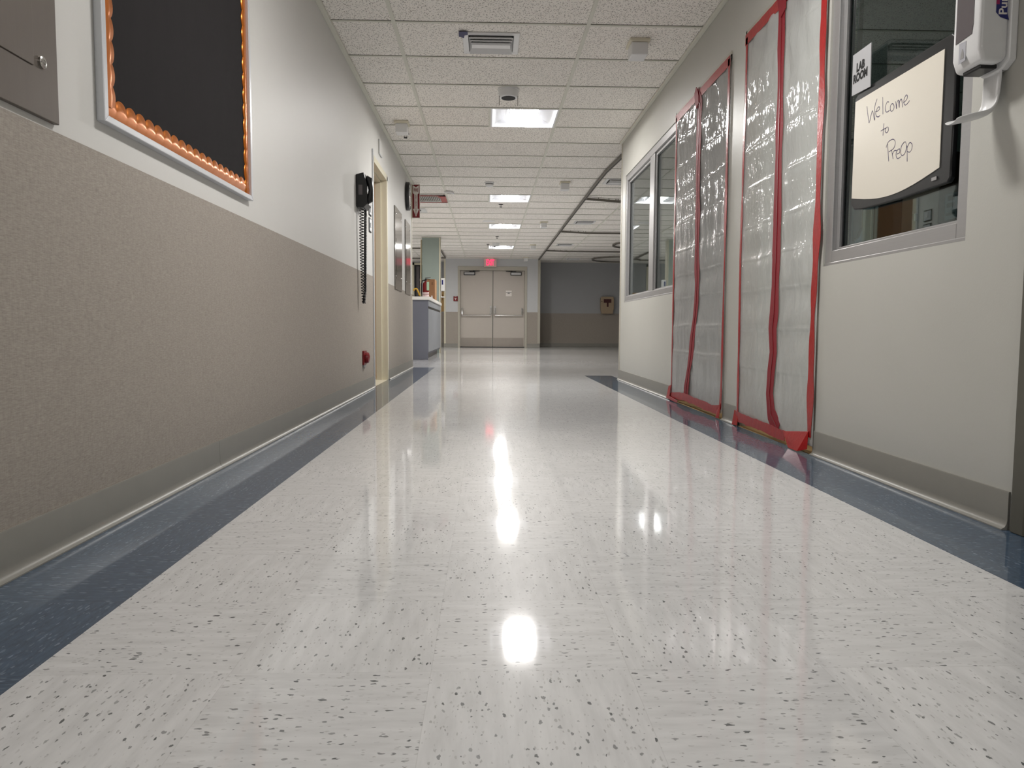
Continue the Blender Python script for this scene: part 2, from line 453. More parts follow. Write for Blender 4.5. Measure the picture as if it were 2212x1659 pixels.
        # the tile's own edge above the tee
ceiling = ce.build('ceiling', M_TILE, None, (0, 8, CE), **ST)
gr = MB()
for x in xl[1:-1]:
    gr.box(x - 0.012, x + 0.012, -6.0, YBACK, CE - 0.007, CE + 0.001)
for k in range(-17, 29):
    y = ROW0 + RP * k
    gr.box(-6, 6, y - 0.011, y + 0.011, CE - 0.0055, CE + 0.001)
for k in LIGHT_ROWS:
    gr.box(0.010, 0.034, ROW0 + RP * k, ROW0 + RP * (k + 1), CE - 0.006, CE + 0.001)
gr.build('ceiling_grid', M_GRID, ceiling, **ST)
# flat dark strip along each cross tee, standing in for tile edge shade
rv = MB()
for k in range(-17, 29):
    y = ROW0 + RP * k
    rv.box(-6, 6, y - 0.0145, y - 0.011, CE - 0.0008, CE + 0.0005)
rv.build('ceiling_edge_shade', M_TRACKD, ceiling, **ST)
# wall angles
MB().box(XL, XL + 0.030, -6, YC_L, CE - 0.022, CE - 0.004).build('trim_3', M_GRID, None, (XL, 3, CE - .02), bevel=0.002, **ST)
MB().box(XR - 0.026, XR, -6, YC_R, CE - 0.022, CE - 0.004).build('trim_4', M_GRID, None, (XR, 3, CE - .02), bevel=0.002, **ST)

# ---------------------------------------------------------------- left wall
D0, D1, DH = 6.80, 7.735, 2.015
wl = MB()
for y0, y1, z0, z1 in ((-6, D0, 0, CE), (D1, YC_L, 0, CE), (D0, D1, DH, CE)):
    if z0 < WZ:
        wl.box(XL - 0.15, XL, y0, y1, WZ, z1, 0); wl.box(XL - 0.15, XL + 0.002, y0, y1, z0, WZ, 1)
    else: wl.box(XL - 0.15, XL, y0, y1, z0, z1, 0)
wl.build('wall_left', [M_WHITE, M_COVER], None, (XL, 3, 0), **ST)
def cove(y0, y1, x, sgn, name, hgt=0.102):
    """rubber cove base along y on a wall at x; sgn = +1 when the room is on the +x side"""
    pr = [(0.0, hgt), (0.0045, hgt), (0.0058, hgt - 0.004), (0.0058, 0.026), (0.0075, 0.016), (0.012, 0.008), (0.018, 0.0045), (0.021, 0.003), (0.021, 0.0), (0.0, 0.0)]
    m = MB(); m.prism([(x + sgn * a, y0, b) for a, b in pr], (0, y1 - y0, 0))
    return m.build(name, M_BASE, None, (x, (y0 + y1) / 2, 0), smooth='auto', **ST)
cove(-6, 2.835, XL + 0.002, 1, 'baseboard_left'); cove(2.837, 6.735, XL + 0.002, 1, 'baseboard_left'); cove(D1 + 0.02, YC_L, XL + 0.002, 1, 'baseboard_left')
# door 1 in the left wall
d1 = empty('door_1', (XL, (D0 + D1) / 2, 0), **ST)
m = MB()
m.box(XL - 0.16, XL + 0.004, D1 - 0.035, D1 + 0.022, 0, DH + 0.01); m.box(XL - 0.16, XL + 0.004, D0 - 0.022, D0 + 0.035, 0, DH + 0.01)
m.box(XL - 0.16, XL + 0.004, D0 - 0.022, D1 + 0.022, DH - 0.035, DH + 0.022)
m.box(XL - 0.15, XL - 0.055, D1 - 0.052, D1 - 0.035, 0, DH - 0.035); m.box(XL - 0.15, XL - 0.055, D0 + 0.035, D1 - 0.035, DH - 0.052, DH - 0.035)
m.build('door_frame', M_CREAM, d1, bevel=0.002, **ST)
B(XL - 0.155, XL - 0.112, D0 + 0.037, D1 - 0.037, 0.012, DH - 0.04).build('door_leaf', M_WOOD, d1, bevel=0.002, **ST)
B(XL - 0.16, XL - 0.002, D0 + 0.035, D1 - 0.035, -0.01, 0.001).build('threshold', M_CREAM, d1, **ST)
# strip on the wall beside the door, corner guard
B(XL, XL + 0.012, 6.735, 6.765, 0.0, 2.07).build('trim_5', M_ALUW, None, bevel=0.002, **ST)
m = MB(); m.box(XL - 0.055, XL + 0.004, YC_L - 0.001, YC_L + 0.004, 0, CE - 0.02); m.box(XL + 0.001, XL + 0.005, YC_L - 0.055, YC_L + 0.004, 0.0, CE - 0.02)
m.build('trim_6', M_CREAM, None, bevel=0.001, **ST)

# ---------------------------------------------------------------- right wall
W1 = (5.63, 7.665, 0.79, 2.045); W2 = (2.175, 3.108, 0.785, 2.045)
O1 = (4.368, 5.60, 2.075); O2 = (3.130, 4.105, 2.085)
XT = XR + 0.13
wr = MB()
def rw(y0, y1, z0, z1): wr.box(XR, XT, y0, y1, z0, z1)
rw(1.905, W2[0], 0, CE); rw(W2[0], W2[1], 0, W2[2]); rw(W2[0], W2[1], W2[3], CE); rw(W2[1], O2[0], 0, CE)
rw(O2[0], O2[1], O2[2], CE); rw(O2[1], O1[0], 0, CE); rw(O1[0], O1[1], O1[2], CE); rw(O1[1], W1[0], 0, CE)
rw(W1[0], W1[1], 0, W1[2]); rw(W1[0], W1[1], W1[3], CE); rw(W1[1], YC_R, 0, CE)
rw(-6, 0.90, 0, CE); rw(0.90, 1.905, 2.12, CE)
wr.build('wall_right', M_RIGHT, None, (XR, 3, 0), **ST)
B(XR + 0.002, 6.0, YC_R - 0.13, YC_R, 0, CE).build('wall_front_right', M_RIGHT, None, **ST)
for a, b in ((1.93, O2[0]), (O2[1] + 0.025, O1[0] - 0.01), (O1[1] + 0.02, YC_R), (-6, 0.87)):
    cove(a, b, XR, -1, 'baseboard_right')
m = MB(); m.box(XR - 0.004, XR, YC_R - 0.05, YC_R + 0.004, 0.0, CE - 0.02); m.box(XR - 0.004, XR + 0.06, YC_R, YC_R + 0.005, 0.0, CE - 0.02)
m.build('trim_7', M_FRAMEG, None, bevel=0.001, **ST)
# near doorway in the right wall: frame and recessed leaf
d4 = empty('door_4', (XR, 1.4, 0), **ST)
m = MB(); m.box(XR - 0.012, XT + 0.02, 1.862, 1.912, 0, 2.12); m.box(XR - 0.012, XT + 0.02, 0.88, 0.93, 0, 2.12); m.box(XR - 0.012, XT + 0.02, 0.88, 1.912, 2.07, 2.13)
m.build('door_frame', M_OLIVE, d4, bevel=0.003, **ST)
B(XT - 0.05, XT - 0.005, 0.93, 1.862, 0.01, 2.07).build('door_leaf', M_OLIVE, d4, bevel=0.002, **ST)
B(XR - 0.005, XT, 0.93, 1.862, -0.01, 0.0015).build('threshold', M_TOP, d4, **ST)
# door frames behind the plastic sheets
for nm, (a, b, hh) in (('door_5', O1), ('door_3', O2)):
    e = empty(nm, (XR, (a + b) / 2, 0), **ST)
    m = MB(); m.box(XR + 0.003, XT, a, a + 0.03, 0, hh); m.box(XR + 0.003, XT, b - 0.03, b, 0, hh); m.box(XR + 0.003, XT, a, b, hh - 0.03, hh)
    m.box(XR - 0.006, XR + 0.02, b, b + 0.02, 0, hh + 0.02); m.box(XR - 0.006, XR + 0.02, a, b + 0.02, hh, hh + 0.02)
    m.build('door_frame', M_FRAMEG, e, bevel=0.002, **ST)
    if nm == 'door_3':
        B(XR + 0.075, XR + 0.118, a + 0.03, b - 0.03, 0.012, hh - 0.03).build('door_leaf', M_PALEG, e, bevel=0.002, **ST)
    B(XR - 0.01, XT, a + 0.03, b - 0.03, -0.01, 0.0015).build('threshold', M_KRAFT, e, **ST)

# windows
def window(name, spec, panes, glass, mull):
    y0, y1, z0, z1 = spec
    w = empty(name, (XR, (y0 + y1) / 2, z0), **ST)
    xa, xb = XR + 0.008, XR + 0.085
    t = 0.058
    m = MB()
    m.box(xa, xb, y0, y0 + t, z0, z1); m.box(xa, xb, y1 - t, y1, z0, z1); m.box(xa, xb, y0 + t, y1 - t, z0, z0 + t); m.box(xa, xb, y0 + t, y1 - t, z1 - t, z1)
    m.box(xa - 0.003, xa + 0.01, y0 + 0.002, y1 - 0.002, z0, z0 + 0.012)
    for yc, w_ in mull: m.box(xa + 0.004, xb, yc - w_ / 2, yc + w_ / 2, z0 + t, z1 - t)
    m.build('window_frame', M_ALU, w, bevel=0.002, **ST)
    for (p0, p1) in panes:
        s = MB(); xs = xa + 0.018; q = 0.024
        zz0, zz1 = z0 + t, z1 - t
        s.box(xs, xb - 0.01, p0, p0 + q, zz0, zz1); s.box(xs, xb - 0.01, p1 - q, p1, zz0, zz1)
        s.box(xs, xb - 0.01, p0 + q, p1 - q, zz0, zz0 + 0.012); s.box(xs, xb - 0.01, p0 + q, p1 - q, zz1 - q, zz1)
        sash = s.build('sash', M_ALU, w, bevel=0.0015, **ST)
        g = MB(); xg = XR + 0.040
        g.box(xg - 0.004, xg, p0 + q, p0 + q + 0.007, zz0 + 0.01, zz1 - q); g.box(xg - 0.004, xg, p1 - q - 0.010, p1 - q, zz0 + 0.01, zz1 - q)
        g.box(xg - 0.004, xg, p0 + q, p1 - q, zz0 + 0.010, zz0 + 0.015); g.box(xg - 0.004, xg, p0 + q, p1 - q, zz1 - q - 0.007, zz1 - q)
        g.build('gasket', M_BLACK, sash, **ST)
        B(xg, xg + 0.006, p0 + q, p1 - q, zz0 + 0.012, zz1 - q).build('pane', glass, sash, **ST)
    return w
window('window_1', W1, [(5.688, 6.40), (6.57, 7.607)], M_GLASS1, [(6.485, 0.17)])
window('window_2', W2, [(2.233, 3.05)], M_GLASS2, [])

# ---------------------------------------------------------------- room behind the right wall
B(4.3, 4.42, -1.0, YC_R - 0.13, 0, CE).build('wall_lab_back', M_GREYIN, None, **ST)
B(XT, 4.3, 0.2, 0.32, 0, CE).build('wall_lab_near', M_GREYIN, None, **ST)
# ---------------------------------------------------------------- end walls
DX0, DX1, DZ = -0.755, 1.052, 2.125
we = MB()
for x0, x1, z0, z1 in ((-1.18, DX0, 0, CE), (DX1, 1.47, 0, CE), (DX0, DX1, DZ, CE)):
    if z0 < WZ:
        we.box(x0, x1, YEND, YEND + 0.18, WZ, z1, 0); we.box(x0, x1, YEND - 0.002, YEND + 0.18, z0, WZ, 1)
    else: we.box(x0, x1, YEND, YEND + 0.18, z0, z1, 0)
we.box(1.35, 1.47, YEND + 0.18, YBACK, WZ, CE, 0); we.box(1.35, 1.472, YEND + 0.18, YBACK, 0, WZ, 1)
we.box(-1.18, -1.06, YEND + 0.18, YBACK, WZ, CE, 0); we.box(-1.182, -1.06, YEND + 0.18, YBACK, 0, WZ, 1)
we.build('wall_end', [M_BLUEW, M_COVER], None, (0.15, YEND, 0), **ST)
wb = MB()
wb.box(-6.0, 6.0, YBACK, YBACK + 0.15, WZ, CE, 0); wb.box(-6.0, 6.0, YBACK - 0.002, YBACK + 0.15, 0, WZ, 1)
wb.build('wall_back', [M_BLUEW_SHADE, M_COVER], None, (0, YBACK, 0), **ST)
def cove_y(x0, x1, y, name):
    pr = [(0.0, 0.102), (0.0058, 0.102), (0.0058, 0.026), (0.012, 0.008), (0.020, 0.003), (0.020, 0.0), (0.0, 0.0)]
    m = MB(); m.prism([(x0, y - a, b) for a, b in pr], (x1 - x0, 0, 0))
    m.build(name, M_BASE, None, ((x0 + x1) / 2, y, 0), smooth='auto', **ST)
cove_y(-1.18, -0.81, YEND - 0.002, 'baseboard_end'); cove_y(1.11, 1.47, YEND - 0.002, 'baseboard_end'); cove_y(1.47, 6.0, YBACK - 0.002, 'baseboard_back'); cove_y(-1.85, -1.18, YBACK - 0.002, 'baseboard_back')
m = MB(); m.box(1.405, 1.476, YEND - 0.006, YEND - 0.002, 0.115, CE - 0.01); m.box(1.472, 1.477, YEND - 0.006, YEND + 0.05, 0.115, CE - 0.01)
m.build('trim_8', M_FRAMEG, None, bevel=0.001, **ST)
m = MB(); m.box(-1.184, -1.14, YEND - 0.006, YEND - 0.002, 0.0, CE - 0.01); m.box(-1.186, -1.18, YEND - 0.006, YEND + 0.05, 0.0, CE - 0.01)
m.build('trim_9', M_CREAM, None, bevel=0.001, **ST)
B(-6.0, -5.85, 10.0, 22.2, 0, CE).build('wall_far_left', M_WHITE, None, **ST)
B(-6.0, -1.152, 10.09, 10.238, 0, CE).build('wall_near_left', M_WHITE, None, **ST)
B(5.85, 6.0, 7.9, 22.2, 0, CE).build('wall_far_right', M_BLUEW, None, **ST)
B(-6.0, 6.0, -6.1, -5.95, 0, CE).build('wall_behind', M_WHITE, None, **ST)
# ---- double door
d2 = empty('door_2', (0.15, YEND, 0), **ST)
m = MB(); fy0, fy1 = YEND - 0.014, YEND + 0.16
m.box(DX0 - 0.05, DX0 + 0.012, fy0, fy1, 0, DZ); m.box(DX1 - 0.012, DX1 + 0.055, fy0, fy1, 0, DZ); m.box(DX0 - 0.05, DX1 + 0.055, fy0, fy1, DZ - 0.012, DZ + 0.10)
m.build('door_frame', M_FRAMEG, d2, bevel=0.004, **ST)
XM = 0.162
LY = YEND + 0.045
for side, (x0, x1) in enumerate(((DX0 + 0.016, XM - 0.004), (XM + 0.004, DX1 - 0.016))):
    lf = B(x0, x1, LY, LY + 0.045, 0.018, DZ - 0.018).build('door_leaf', M_DOORG, d2, bevel=0.002, **ST)
    B(x0 + 0.012, x1 - 0.02, LY - 0.0015, LY, 0.03, 0.262).build('kick_plate', M_KICK, lf, **ST)
    # panic bar: two arms and a crossbar
    inn = x1 - 0.055 if side == 0 else x0 + 0.055
    outr = x0 + 0.06 if side == 0 else x1 - 0.06
    pb = MB()
    for xc, h0, h1, ww in ((inn, 0.92, 1.14, 0.030), (outr, 0.93, 1.085, 0.026)):
        pb.prism([(xc - ww, LY, h0), (xc + ww, LY, h0), (xc + ww, LY, h1 - 0.02), (xc + ww * .6, LY, h1), (xc - ww * .6, LY, h1), (xc - ww, LY, h1 - 0.02)], (0, -0.045, 0))
        pb.tube([(xc, LY - 0.05, h1 - 0.05), (xc, LY - 0.085, 0.93), (xc, LY - 0.09, 0.885)], 0.016, 8)
    pb.tube([(inn, LY - 0.09, 0.885), (outr, LY - 0.09, 0.885)], 0.016, 10)
    pb.build('panic_bar', M_CHROME, lf, bevel=0.0, smooth='auto', **ST)
    cx = x0 + 0.255 if side == 0 else x1 - 0.235
    cl = MB(); cl.box(cx - 0.155, cx + 0.155, LY - 0.055, LY, 1.985, 2.075)
    c = cl.build('door_closer', M_BLACK, lf, bevel=0.006, **ST)
    B(cx - 0.135, cx + 0.135, LY - 0.058, LY - 0.05, 2.000, 2.060).build('closer_cover', M_ALU, c, bevel=0.003, **ST)
    sg = 1 if side == 0 else -1
    am = MB(); am.tube([(cx, LY - 0.03, 2.085), (cx + sg * 0.28, LY - 0.10, 2.09), (cx + sg * 0.10, YEND + 0.0, 2.10)], 0.009, 6)
    am.build('closer_arm', M_BLACK, c, **ST)
B(XM - 0.022, XM - 0.004, LY - 0.006, LY, 0.018, DZ - 0.018).build('astragal', M_FRAMEG, d2, **ST)
B(XM - 0.004, XM + 0.010, LY - 0.004, LY + 0.01, 0.01, DZ - 0.014).build('meeting_gap', M_BLACK, d2, **ST)
B(DX0, DX1, YEND - 0.01, YEND + 0.1, -0.005, 0.012).build('threshold', M_TRACKD, d2, bevel=0.002, **ST)
t = empty('door_notice', (0.60, LY, 1.41), 'small white notice plate on the far double doors', 'sign')
B(0.522, 0.682, LY - 0.004, LY - 0.0005, 1.415, 1.508).build('plate', M_SIGNW, t)
B(0.522, 0.682, LY - 0.004, LY - 0.0005, 1.520, 1.570).build('header_strip', M_SIGNW, t)
m = MB(); m.box(0.57, 0.63, LY - 0.005, LY - 0.004, 1.487, 1.502); m.box(0.524, 0.68, LY - 0.002, LY - 0.0005, 1.508, 1.520); m.build('printing', M_BLKM, t)
t = empty('fire_alarm_pull', (-0.865, YEND, 1.26), 'dark red fire alarm pull station on wall beside the double doors', 'fire alarm')
B(-0.922, -0.808, YEND - 0.035, YEND, 1.265, 1.402).build('housing', M_RED, t, bevel=0.006)
m = MB(); m.box(-0.895, -0.835, YEND - 0.046, YEND - 0.035, 1.335, 1.352); m.box(-0.874, -0.856, YEND - 0.046, YEND - 0.035, 1.295, 1.336); m.build('handle', M_SIGNW, t, bevel=0.003)
m = MB(); m.text('FIRE', (-0.865, YEND - 0.0352, 1.385), (1, 0, 0), (0, 0, 1), 0.026, 0.0008); m.build('lettering', M_SIGNW, t)
# exit sign
t = empty('exit_sign', (0.085, 20.9, 2.18), 'lit white exit sign with red letters hanging above double doors', 'exit sign')
B(-0.086, 0.256, 20.885, 20.935, 2.198, 2.412).build('housing', M_EXITF, t, bevel=0.006)
B(0.00, 0.17, 20.87, 20.95, 2.412, CE).build('canopy', M_SIGNW, t, bevel=0.004)
m = MB(); m.text('EXIT', (0.085, 20.8848, 2.305), (1, 0, 0), (0, 0, 1), 0.215, 0.003, sx=0.50, bold=0.02); m.build('letters', M_EXITR, t)

# ---------------------------------------------------------------- nurse area on the left
pt = MB(); pt.box(-1.365, -0.985, 16.17, 16.345, 0, CE, 0)
pt.build('wall_stub', M_TEAL, None, (-1.17, 16.25, 0), **ST)
m = MB(); m.box(-1.01, -0.980, 16.164, 16.168, 0, CE - 0.02); m.box(-0.985, -0.980, 16.164, 16.35, 0, CE - 0.02); m.build('trim_10', M_CREAM, None, **ST)
B(-1.375, -0.97, 16.15, 16.36, CE - 0.018, CE - 0.006).build('trim_11', M_GRID, None, **ST)
cab = empty('base_cabinet', (-1.6, 14.0, 0), 'blue grey base cabinet under white counter near corridor corner', 'cabinet')
B(-2.3, -0.985, 12.675, 15.98, 0.09, 0.985).build('body', M_BLUEG, cab)
B(-2.3, -0.975, 12.66, 12.678, 0.0, 0.987).build('end_panel', M_BLUEG, cab, bevel=0.001)
B(-2.25, -1.04, 12.70, 15.9, 0.0, 0.09).build('plinth', M_BLACK, cab)
for y0, y1 in ((12.685, 13.80), (13.806, 15.98)):
    B(-0.985, -0.966, y0, y1, 0.125, 0.845).build('door', M_BLUEG2, cab, bevel=0.002)
    B(-0.985, -0.966, y0, y1, 0.885, 0.982).build('drawer_front', M_BLUEG2, cab, bevel=0.002)
B(-0.986, -0.980, 12.685, 15.98, 0.845, 0.885).build('pull_rail', M_BLACK, cab)
B(-2.35, -0.945, 12.635, 16.02, 0.988, 1.042).build('worktop', M_TOP, None, bevel=0.004, label='white worktop on the blue grey cabinet', cat='worktop')
# things on the counter
WT = 1.042
t = empty('fire_extinguisher', (-1.06, 13.3, WT), 'red fire extinguisher standing on the white counter', 'fire extinguisher')
MB().lathe([(0.0, 0), (0.050, 0), (0.055, 0.008), (0.055, 0.225), (0.046, 0.262), (0.022, 0.280), (0.018, 0.30), (0.0, 0.30)], (-1.062, 13.30, WT), n=24).build('cylinder', M_RED, t, smooth='auto')
m = MB(); m.lathe([(0.0556, 0.012), (0.0556, 0.055)], (-1.062, 13.30, WT), n=24); m.lathe([(0.0556, 0.062), (0.0556, 0.10)], (-1.062, 13.30, WT), n=24); m.build('label_band', M_LABEL, t, smooth=True)
m = MB(); m.box(-1.075, -1.045, 13.285, 13.315, WT + 0.295, WT + 0.33); m.prism([(-1.07, 13.29, WT + 0.33), (-1.07, 13.31, WT + 0.33), (-0.98, 13.31, WT + 0.318), (-0.98, 13.29, WT + 0.318)], (0, 0, 0.01)); m.prism([(-1.07, 13.29, WT + 0.345), (-1.07, 13.31, WT + 0.345), (-0.975, 13.31, WT + 0.355), (-0.975, 13.29, WT + 0.355)], (0, 0, 0.008)); m.build('valve', M_BLACK, t)
m = MB(); m.tube([(-1.07, 13.29, WT + 0.31), (-1.115, 13.28, WT + 0.30), (-1.135, 13.27, WT + 0.24), (-1.135, 13.26, WT + 0.12), (-1.128, 13.26, WT + 0.06)], 0.010, 8); m.build('hose', M_BLACK, t, smooth=True)
B(-1.040, -0.998, 13.232, 13.236, WT + 0.13, WT + 0.275).build('inspection_tag', M_TAGG, t)
t = empty('cardboard_box', (-1.02, 14.3, WT), 'tall brown cardboard box standing on the white counter', 'box')
B(-1.10, -0.955, 14.05, 14.55, WT, WT + 0.375).build('body', M_CARD, t, bevel=0.003)
B(-1.015, -0.99, 14.046, 14.05, WT + 0.27, WT + 0.32).build('printed_mark', M_WOOD, t)
m = MB(); m.box(-0.9549, -0.953, 14.25, 14.33, WT, WT + 0.375); m.build('tape', M_KRAFT, t)
t = empty('document_holder', (-0.965, 13.9, WT), 'small white card stand in front of cardboard box on counter', 'card stand')
m = MB(); m.prism([(-0.99, 13.42, WT), (-0.955, 13.42, WT), (-0.965, 13.42, WT + 0.055)], (0, 0.10, 0)); m.build('card', M_PLWHITE, t)
B(-0.992, -0.95, 13.41, 13.53, WT, WT + 0.004).build('base', M_BLACK, t)
t = empty('desk_telephone', (-1.24, 13.1, WT), 'dark desk phone at counter edge beside yellow tape dispenser', 'telephone')
m = MB(); m.prism([(-1.40, 13.02, WT), (-1.265, 13.02, WT), (-1.265, 13.02, WT + 0.05), (-1.40, 13.02, WT + 0.09)], (0, 0.2, 0)); m.build('body', M_BLACK, t, bevel=0.004)
B(-1.39, -1.27, 13.03, 13.08, WT + 0.085, WT + 0.115).build('handset', M_BEIGEP, t, bevel=0.008)
t = empty('tape_dispenser', (-1.17, 13.1, WT), 'yellow curved tape dispenser on the white counter', 'tape dispenser')
m = MB(); pts = [(-1.255 + 0.012 * math.cos(a), 13.1, WT + 0.15 + 0.012 * math.sin(a)) for a in (0,)]
arc = [(-1.215 - 0.035 * math.cos(a), 13.1, WT + 0.115 + 0.035 * math.sin(a)) for a in [i * math.pi / 10 for i in range(0, 8)]] + [(-1.165, 13.1, WT + 0.08), (-1.150, 13.1, WT + 0.02)]
m.tube(arc, 0.014, 8); m.build('arm', M_YEL, t, smooth=True)
B(-1.20, -1.135, 13.06, 13.14, WT, WT + 0.03).build('base', M_BLACK, t, bevel=0.004)
m = MB(); m.tube([(-1.405, 16.24, 0.0), (-1.403, 16.245, 1.2), (-1.386, 16.25, 2.38)], 0.017, 10); m.lathe([(0.022, 1.52), (0.022, 1.56)], (-1.398, 16.246, 0), n=10)
m.build('long_pole', M_POLE, None, (-1.405, 16.24, 0), smooth='auto', label='long cream pole leaning on the teal wall stub behind counter', cat='pole')
# dark doorway at the back left
d6 = empty('door_6', (-1.98, YBACK, 0), **ST)
m = MB(); m.box(-2.17, -2.10, YBACK - 0.02, YBACK, 0, 2.40); m.box(-1.86, -1.80, YBACK - 0.02, YBACK, 0, 2.40); m.box(-2.17, -1.80, YBACK - 0.02, YBACK, 2.335, 2.40); m.build('door_frame', M_CREAM, d6, **ST)
B(-2.10, -1.86, YBACK - 0.008, YBACK - 0.003, 0.0, 2.335).build('door_leaf', M_BLKM, d6, **ST)
B(-2.04, -1.95, YBACK - 0.012, YBACK - 0.008, 0.3, 2.30).build('door_glass', M_SMOKE, d6, **ST)
t = empty('notice_board', (-1.28, YBACK, 1.0), 'tan board on back wall just past the teal wall stub', 'notice board')
B(-1.60, -1.20, YBACK - 0.022, YBACK, 1.00, 1.58).build('panel', M_KRAFT, t, bevel=0.002)
B(-1.30, -1.285, YBACK - 0.026, YBACK - 0.022, 1.33, 1.50).build('clip', M_WOOD, t)

# ---------------------------------------------------------------- troffers
def make_troffer():
    y0, y1 = ROW0 + RP * 3 + 0.004, ROW0 + RP * 4 - 0.004
    x0, x1 = 0.030, 0.624
    xm, ym = (x0 + x1) / 2, (y0 + y1) / 2
    r = empty('troffer_light', (xm, ym, CE), 'lit square ceiling light, largest of the row above corridor', 'ceiling light', 'lit square ceiling lights along the corridor')
    z = CE - 0.008
    m = MB(); w = 0.014
    m.box(x0, x1, y0, y0 + w, z, CE + 0.004); m.box(x0, x1, y1 - w, y1, z, CE + 0.004); m.box(x0, x0 + w, y0 + w, y1 - w, z, CE + 0.004); m.box(x1 - w, x1, y0 + w, y1 - w, z, CE + 0.004)
    m.build('frame', M_TROFF, r)
    xa, xb, ya, yb = x0 + w, x1 - w, y0 + w, y1 - w
    m = MB()
    hw = 0.125; top = 0.075
    N = 8
    prof = []
    for i in range(N + 1):
        a = i / N
        prof.append((xa + (xm - hw - xa) * a, CE + 0.004 + top * math.sin(a * math.pi / 2)))
    for (px, pz), (qx, qz) in zip(prof, prof[1:]):
        m.quad((px, ya, pz), (qx, ya, qz), (qx, yb, qz), (px, yb, pz))
        m.quad((2 * xm - px, ya, pz), (2 * xm - qx, ya, qz), (2 * xm - qx, yb, qz), (2 * xm - px, yb, pz))
    for yy in (ya, yb):
        m.add([(px, yy, pz) for px, pz in prof] + [(xm + hw, yy, prof[-1][1])] + [(2 * xm - px, yy, pz) for px, pz in prof[::-1]][1:], [tuple(range(2 * (N + 1)))])
    m.box(xa, xb, ya, yb, CE + 0.10, CE + 0.11)
    m.build('reflector', M_TROFF, r, smooth='auto')
    m = MB()
    K = 5
    lp = [(xm - hw + 2 * hw * i / K, CE + 0.034 - 0.018 * math.sin(math.pi * i / K)) for i in range(K + 1)]
    for (px, pz), (qx, qz) in zip(lp, lp[1:]):
        m.quad((px, ya + 0.006, pz), (px, yb - 0.006, pz), (qx, yb - 0.006, qz), (qx, ya + 0.006, qz))
    m.build('lens', M_LENS, r)
    for sx in (-1, 1):
        xs = xm + sx * (hw + 0.002)
        B(xs - 0.002, xs + 0.002, ya + 0.004, yb - 0.004, CE + 0.021, CE + 0.074).build('side_shield', M_TROFF, r)
    return r
tr = make_troffer()
for k, lab in ((10, 'lit square ceiling light just past the red taped grille'), (15, 'lit square ceiling light, third along the corridor ceiling'), (21, 'lit square ceiling light, last one before the exit sign'), (-4, 'lit square ceiling light out of view overhead'), (-11, 'added unseen ceiling light behind the camera, brightening the near end')):  # the last one is added behind the camera to raise brightness
    c = place(tr, (tr.location.x, ROW0 + RP * (k + 0.5), CE), lab)
    if k < 0:
        for ch in c.children:
            if ch.name.startswith('lens'):
                ch.data = ch.data.copy(); ch.data.materials[0] = M_LENS2
# unseen fittings added over the nurse area to lift the brightness
for x, y, lab in ((-3.64, ROW0 + RP * 14.5, 'added unseen ceiling light over nurse area, behind corridor wall'), (-3.64, ROW0 + RP * 22.5, 'added unseen ceiling light over nurse area, behind teal wall stub')):
    place(tr, (x, y, CE), lab)

# ---------------------------------------------------------------- air diffusers
def make_vent():
    cx, cy, hw = 0.022, 5.24, 0.186
    r = empty('air_vent', (cx, cy, CE), 'white square louvred air vent with blue tape scrap on its corner', 'air vent', 'square louvred ceiling vents')
    z1, z0 = CE - 0.001, CE - 0.010
    m = MB(); iw = 0.148
    for a in ((cx - hw, cx + hw, cy - hw, cy - iw), (cx - hw, cx + hw, cy + iw, cy + hw), (cx - hw, cx - iw, cy - iw, cy + iw), (cx + iw, cx + hw, cy - iw, cy + iw)):
        m.box(a[0], a[1], a[2], a[3], z0, z1)
    m.build('frame', M_PLWHITE, r, bevel=0.002)
    B(cx - iw, cx + iw, cy - iw, cy + iw, CE - 0.0025, CE - 0.0008).build('throat_shade', M_DARK, r)  # flat dark sheet standing in for the shade inside the duct
    m = MB()
    # nested rectangular rings of blades, flaring outwards
    for k in range(3):
        hx, hy = 0.144 - 0.006 * k, 0.140 - 0.047 * k
        zi, zo = CE - 0.006, CE - 0.022
        for dy in (1, -1):
            m.prism([(cx - hx + 0.012, cy + dy * (hy - 0.014), zi), (cx + hx - 0.012, cy + dy * (hy - 0.014), zi), (cx + hx, cy + dy * (hy + 0.006), zo), (cx - hx, cy + dy * (hy + 0.006), zo)], (0, 0, -0.0022))
        m.box(cx - hx, cx + hx, cy - hy - 0.008, cy - hy - 0.004, CE - 0.029, CE - 0.021)
        for dx in (1, -1):
            m.prism([(cx + dx * (hx - 0.012), cy - hy + 0.014, zi), (cx + dx * (hx - 0.012), cy + hy - 0.014, zi), (cx + dx * hx, cy + hy + 0.006, zo), (cx + dx * hx, cy - hy - 0.006, zo)], (0, 0, -0.0022))
    m.box(cx - 0.128, cx + 0.128, cy - 0.030, cy + 0.030, CE - 0.027, CE - 0.020)
    m.build('louvre', M_PLWHITE, r)
    return r
vt = make_vent()
for (x, y, lab) in ((1.70, 9.94, 'square louvred ceiling vent beside the corner end of curtain track, nearest side bay vent'), (1.74, 13.75, 'square louvred ceiling vent between the first and second side bay curtain tracks'), (1.76, 17.40, 'square louvred ceiling vent between second and third side bay curtain tracks'), (2.35, 20.9, 'square louvred ceiling vent above the dark back wall')):
    place(vt, (x, y, CE), lab)
m = MB(); z = CE - 0.0125
m.prism([(-0.185, 5.03, z), (-0.130, 5.03, z), (-0.128, 5.075, z - .001), (-0.150, 5.085, z - .002), (-0.155, 5.13, z - .002), (-0.188, 5.11, z)], (0, 0, 0.002))
m.build('tape_scrap', M_BLUET, None, label='scrap of dark blue tape on corner of nearest ceiling vent', cat='tape')

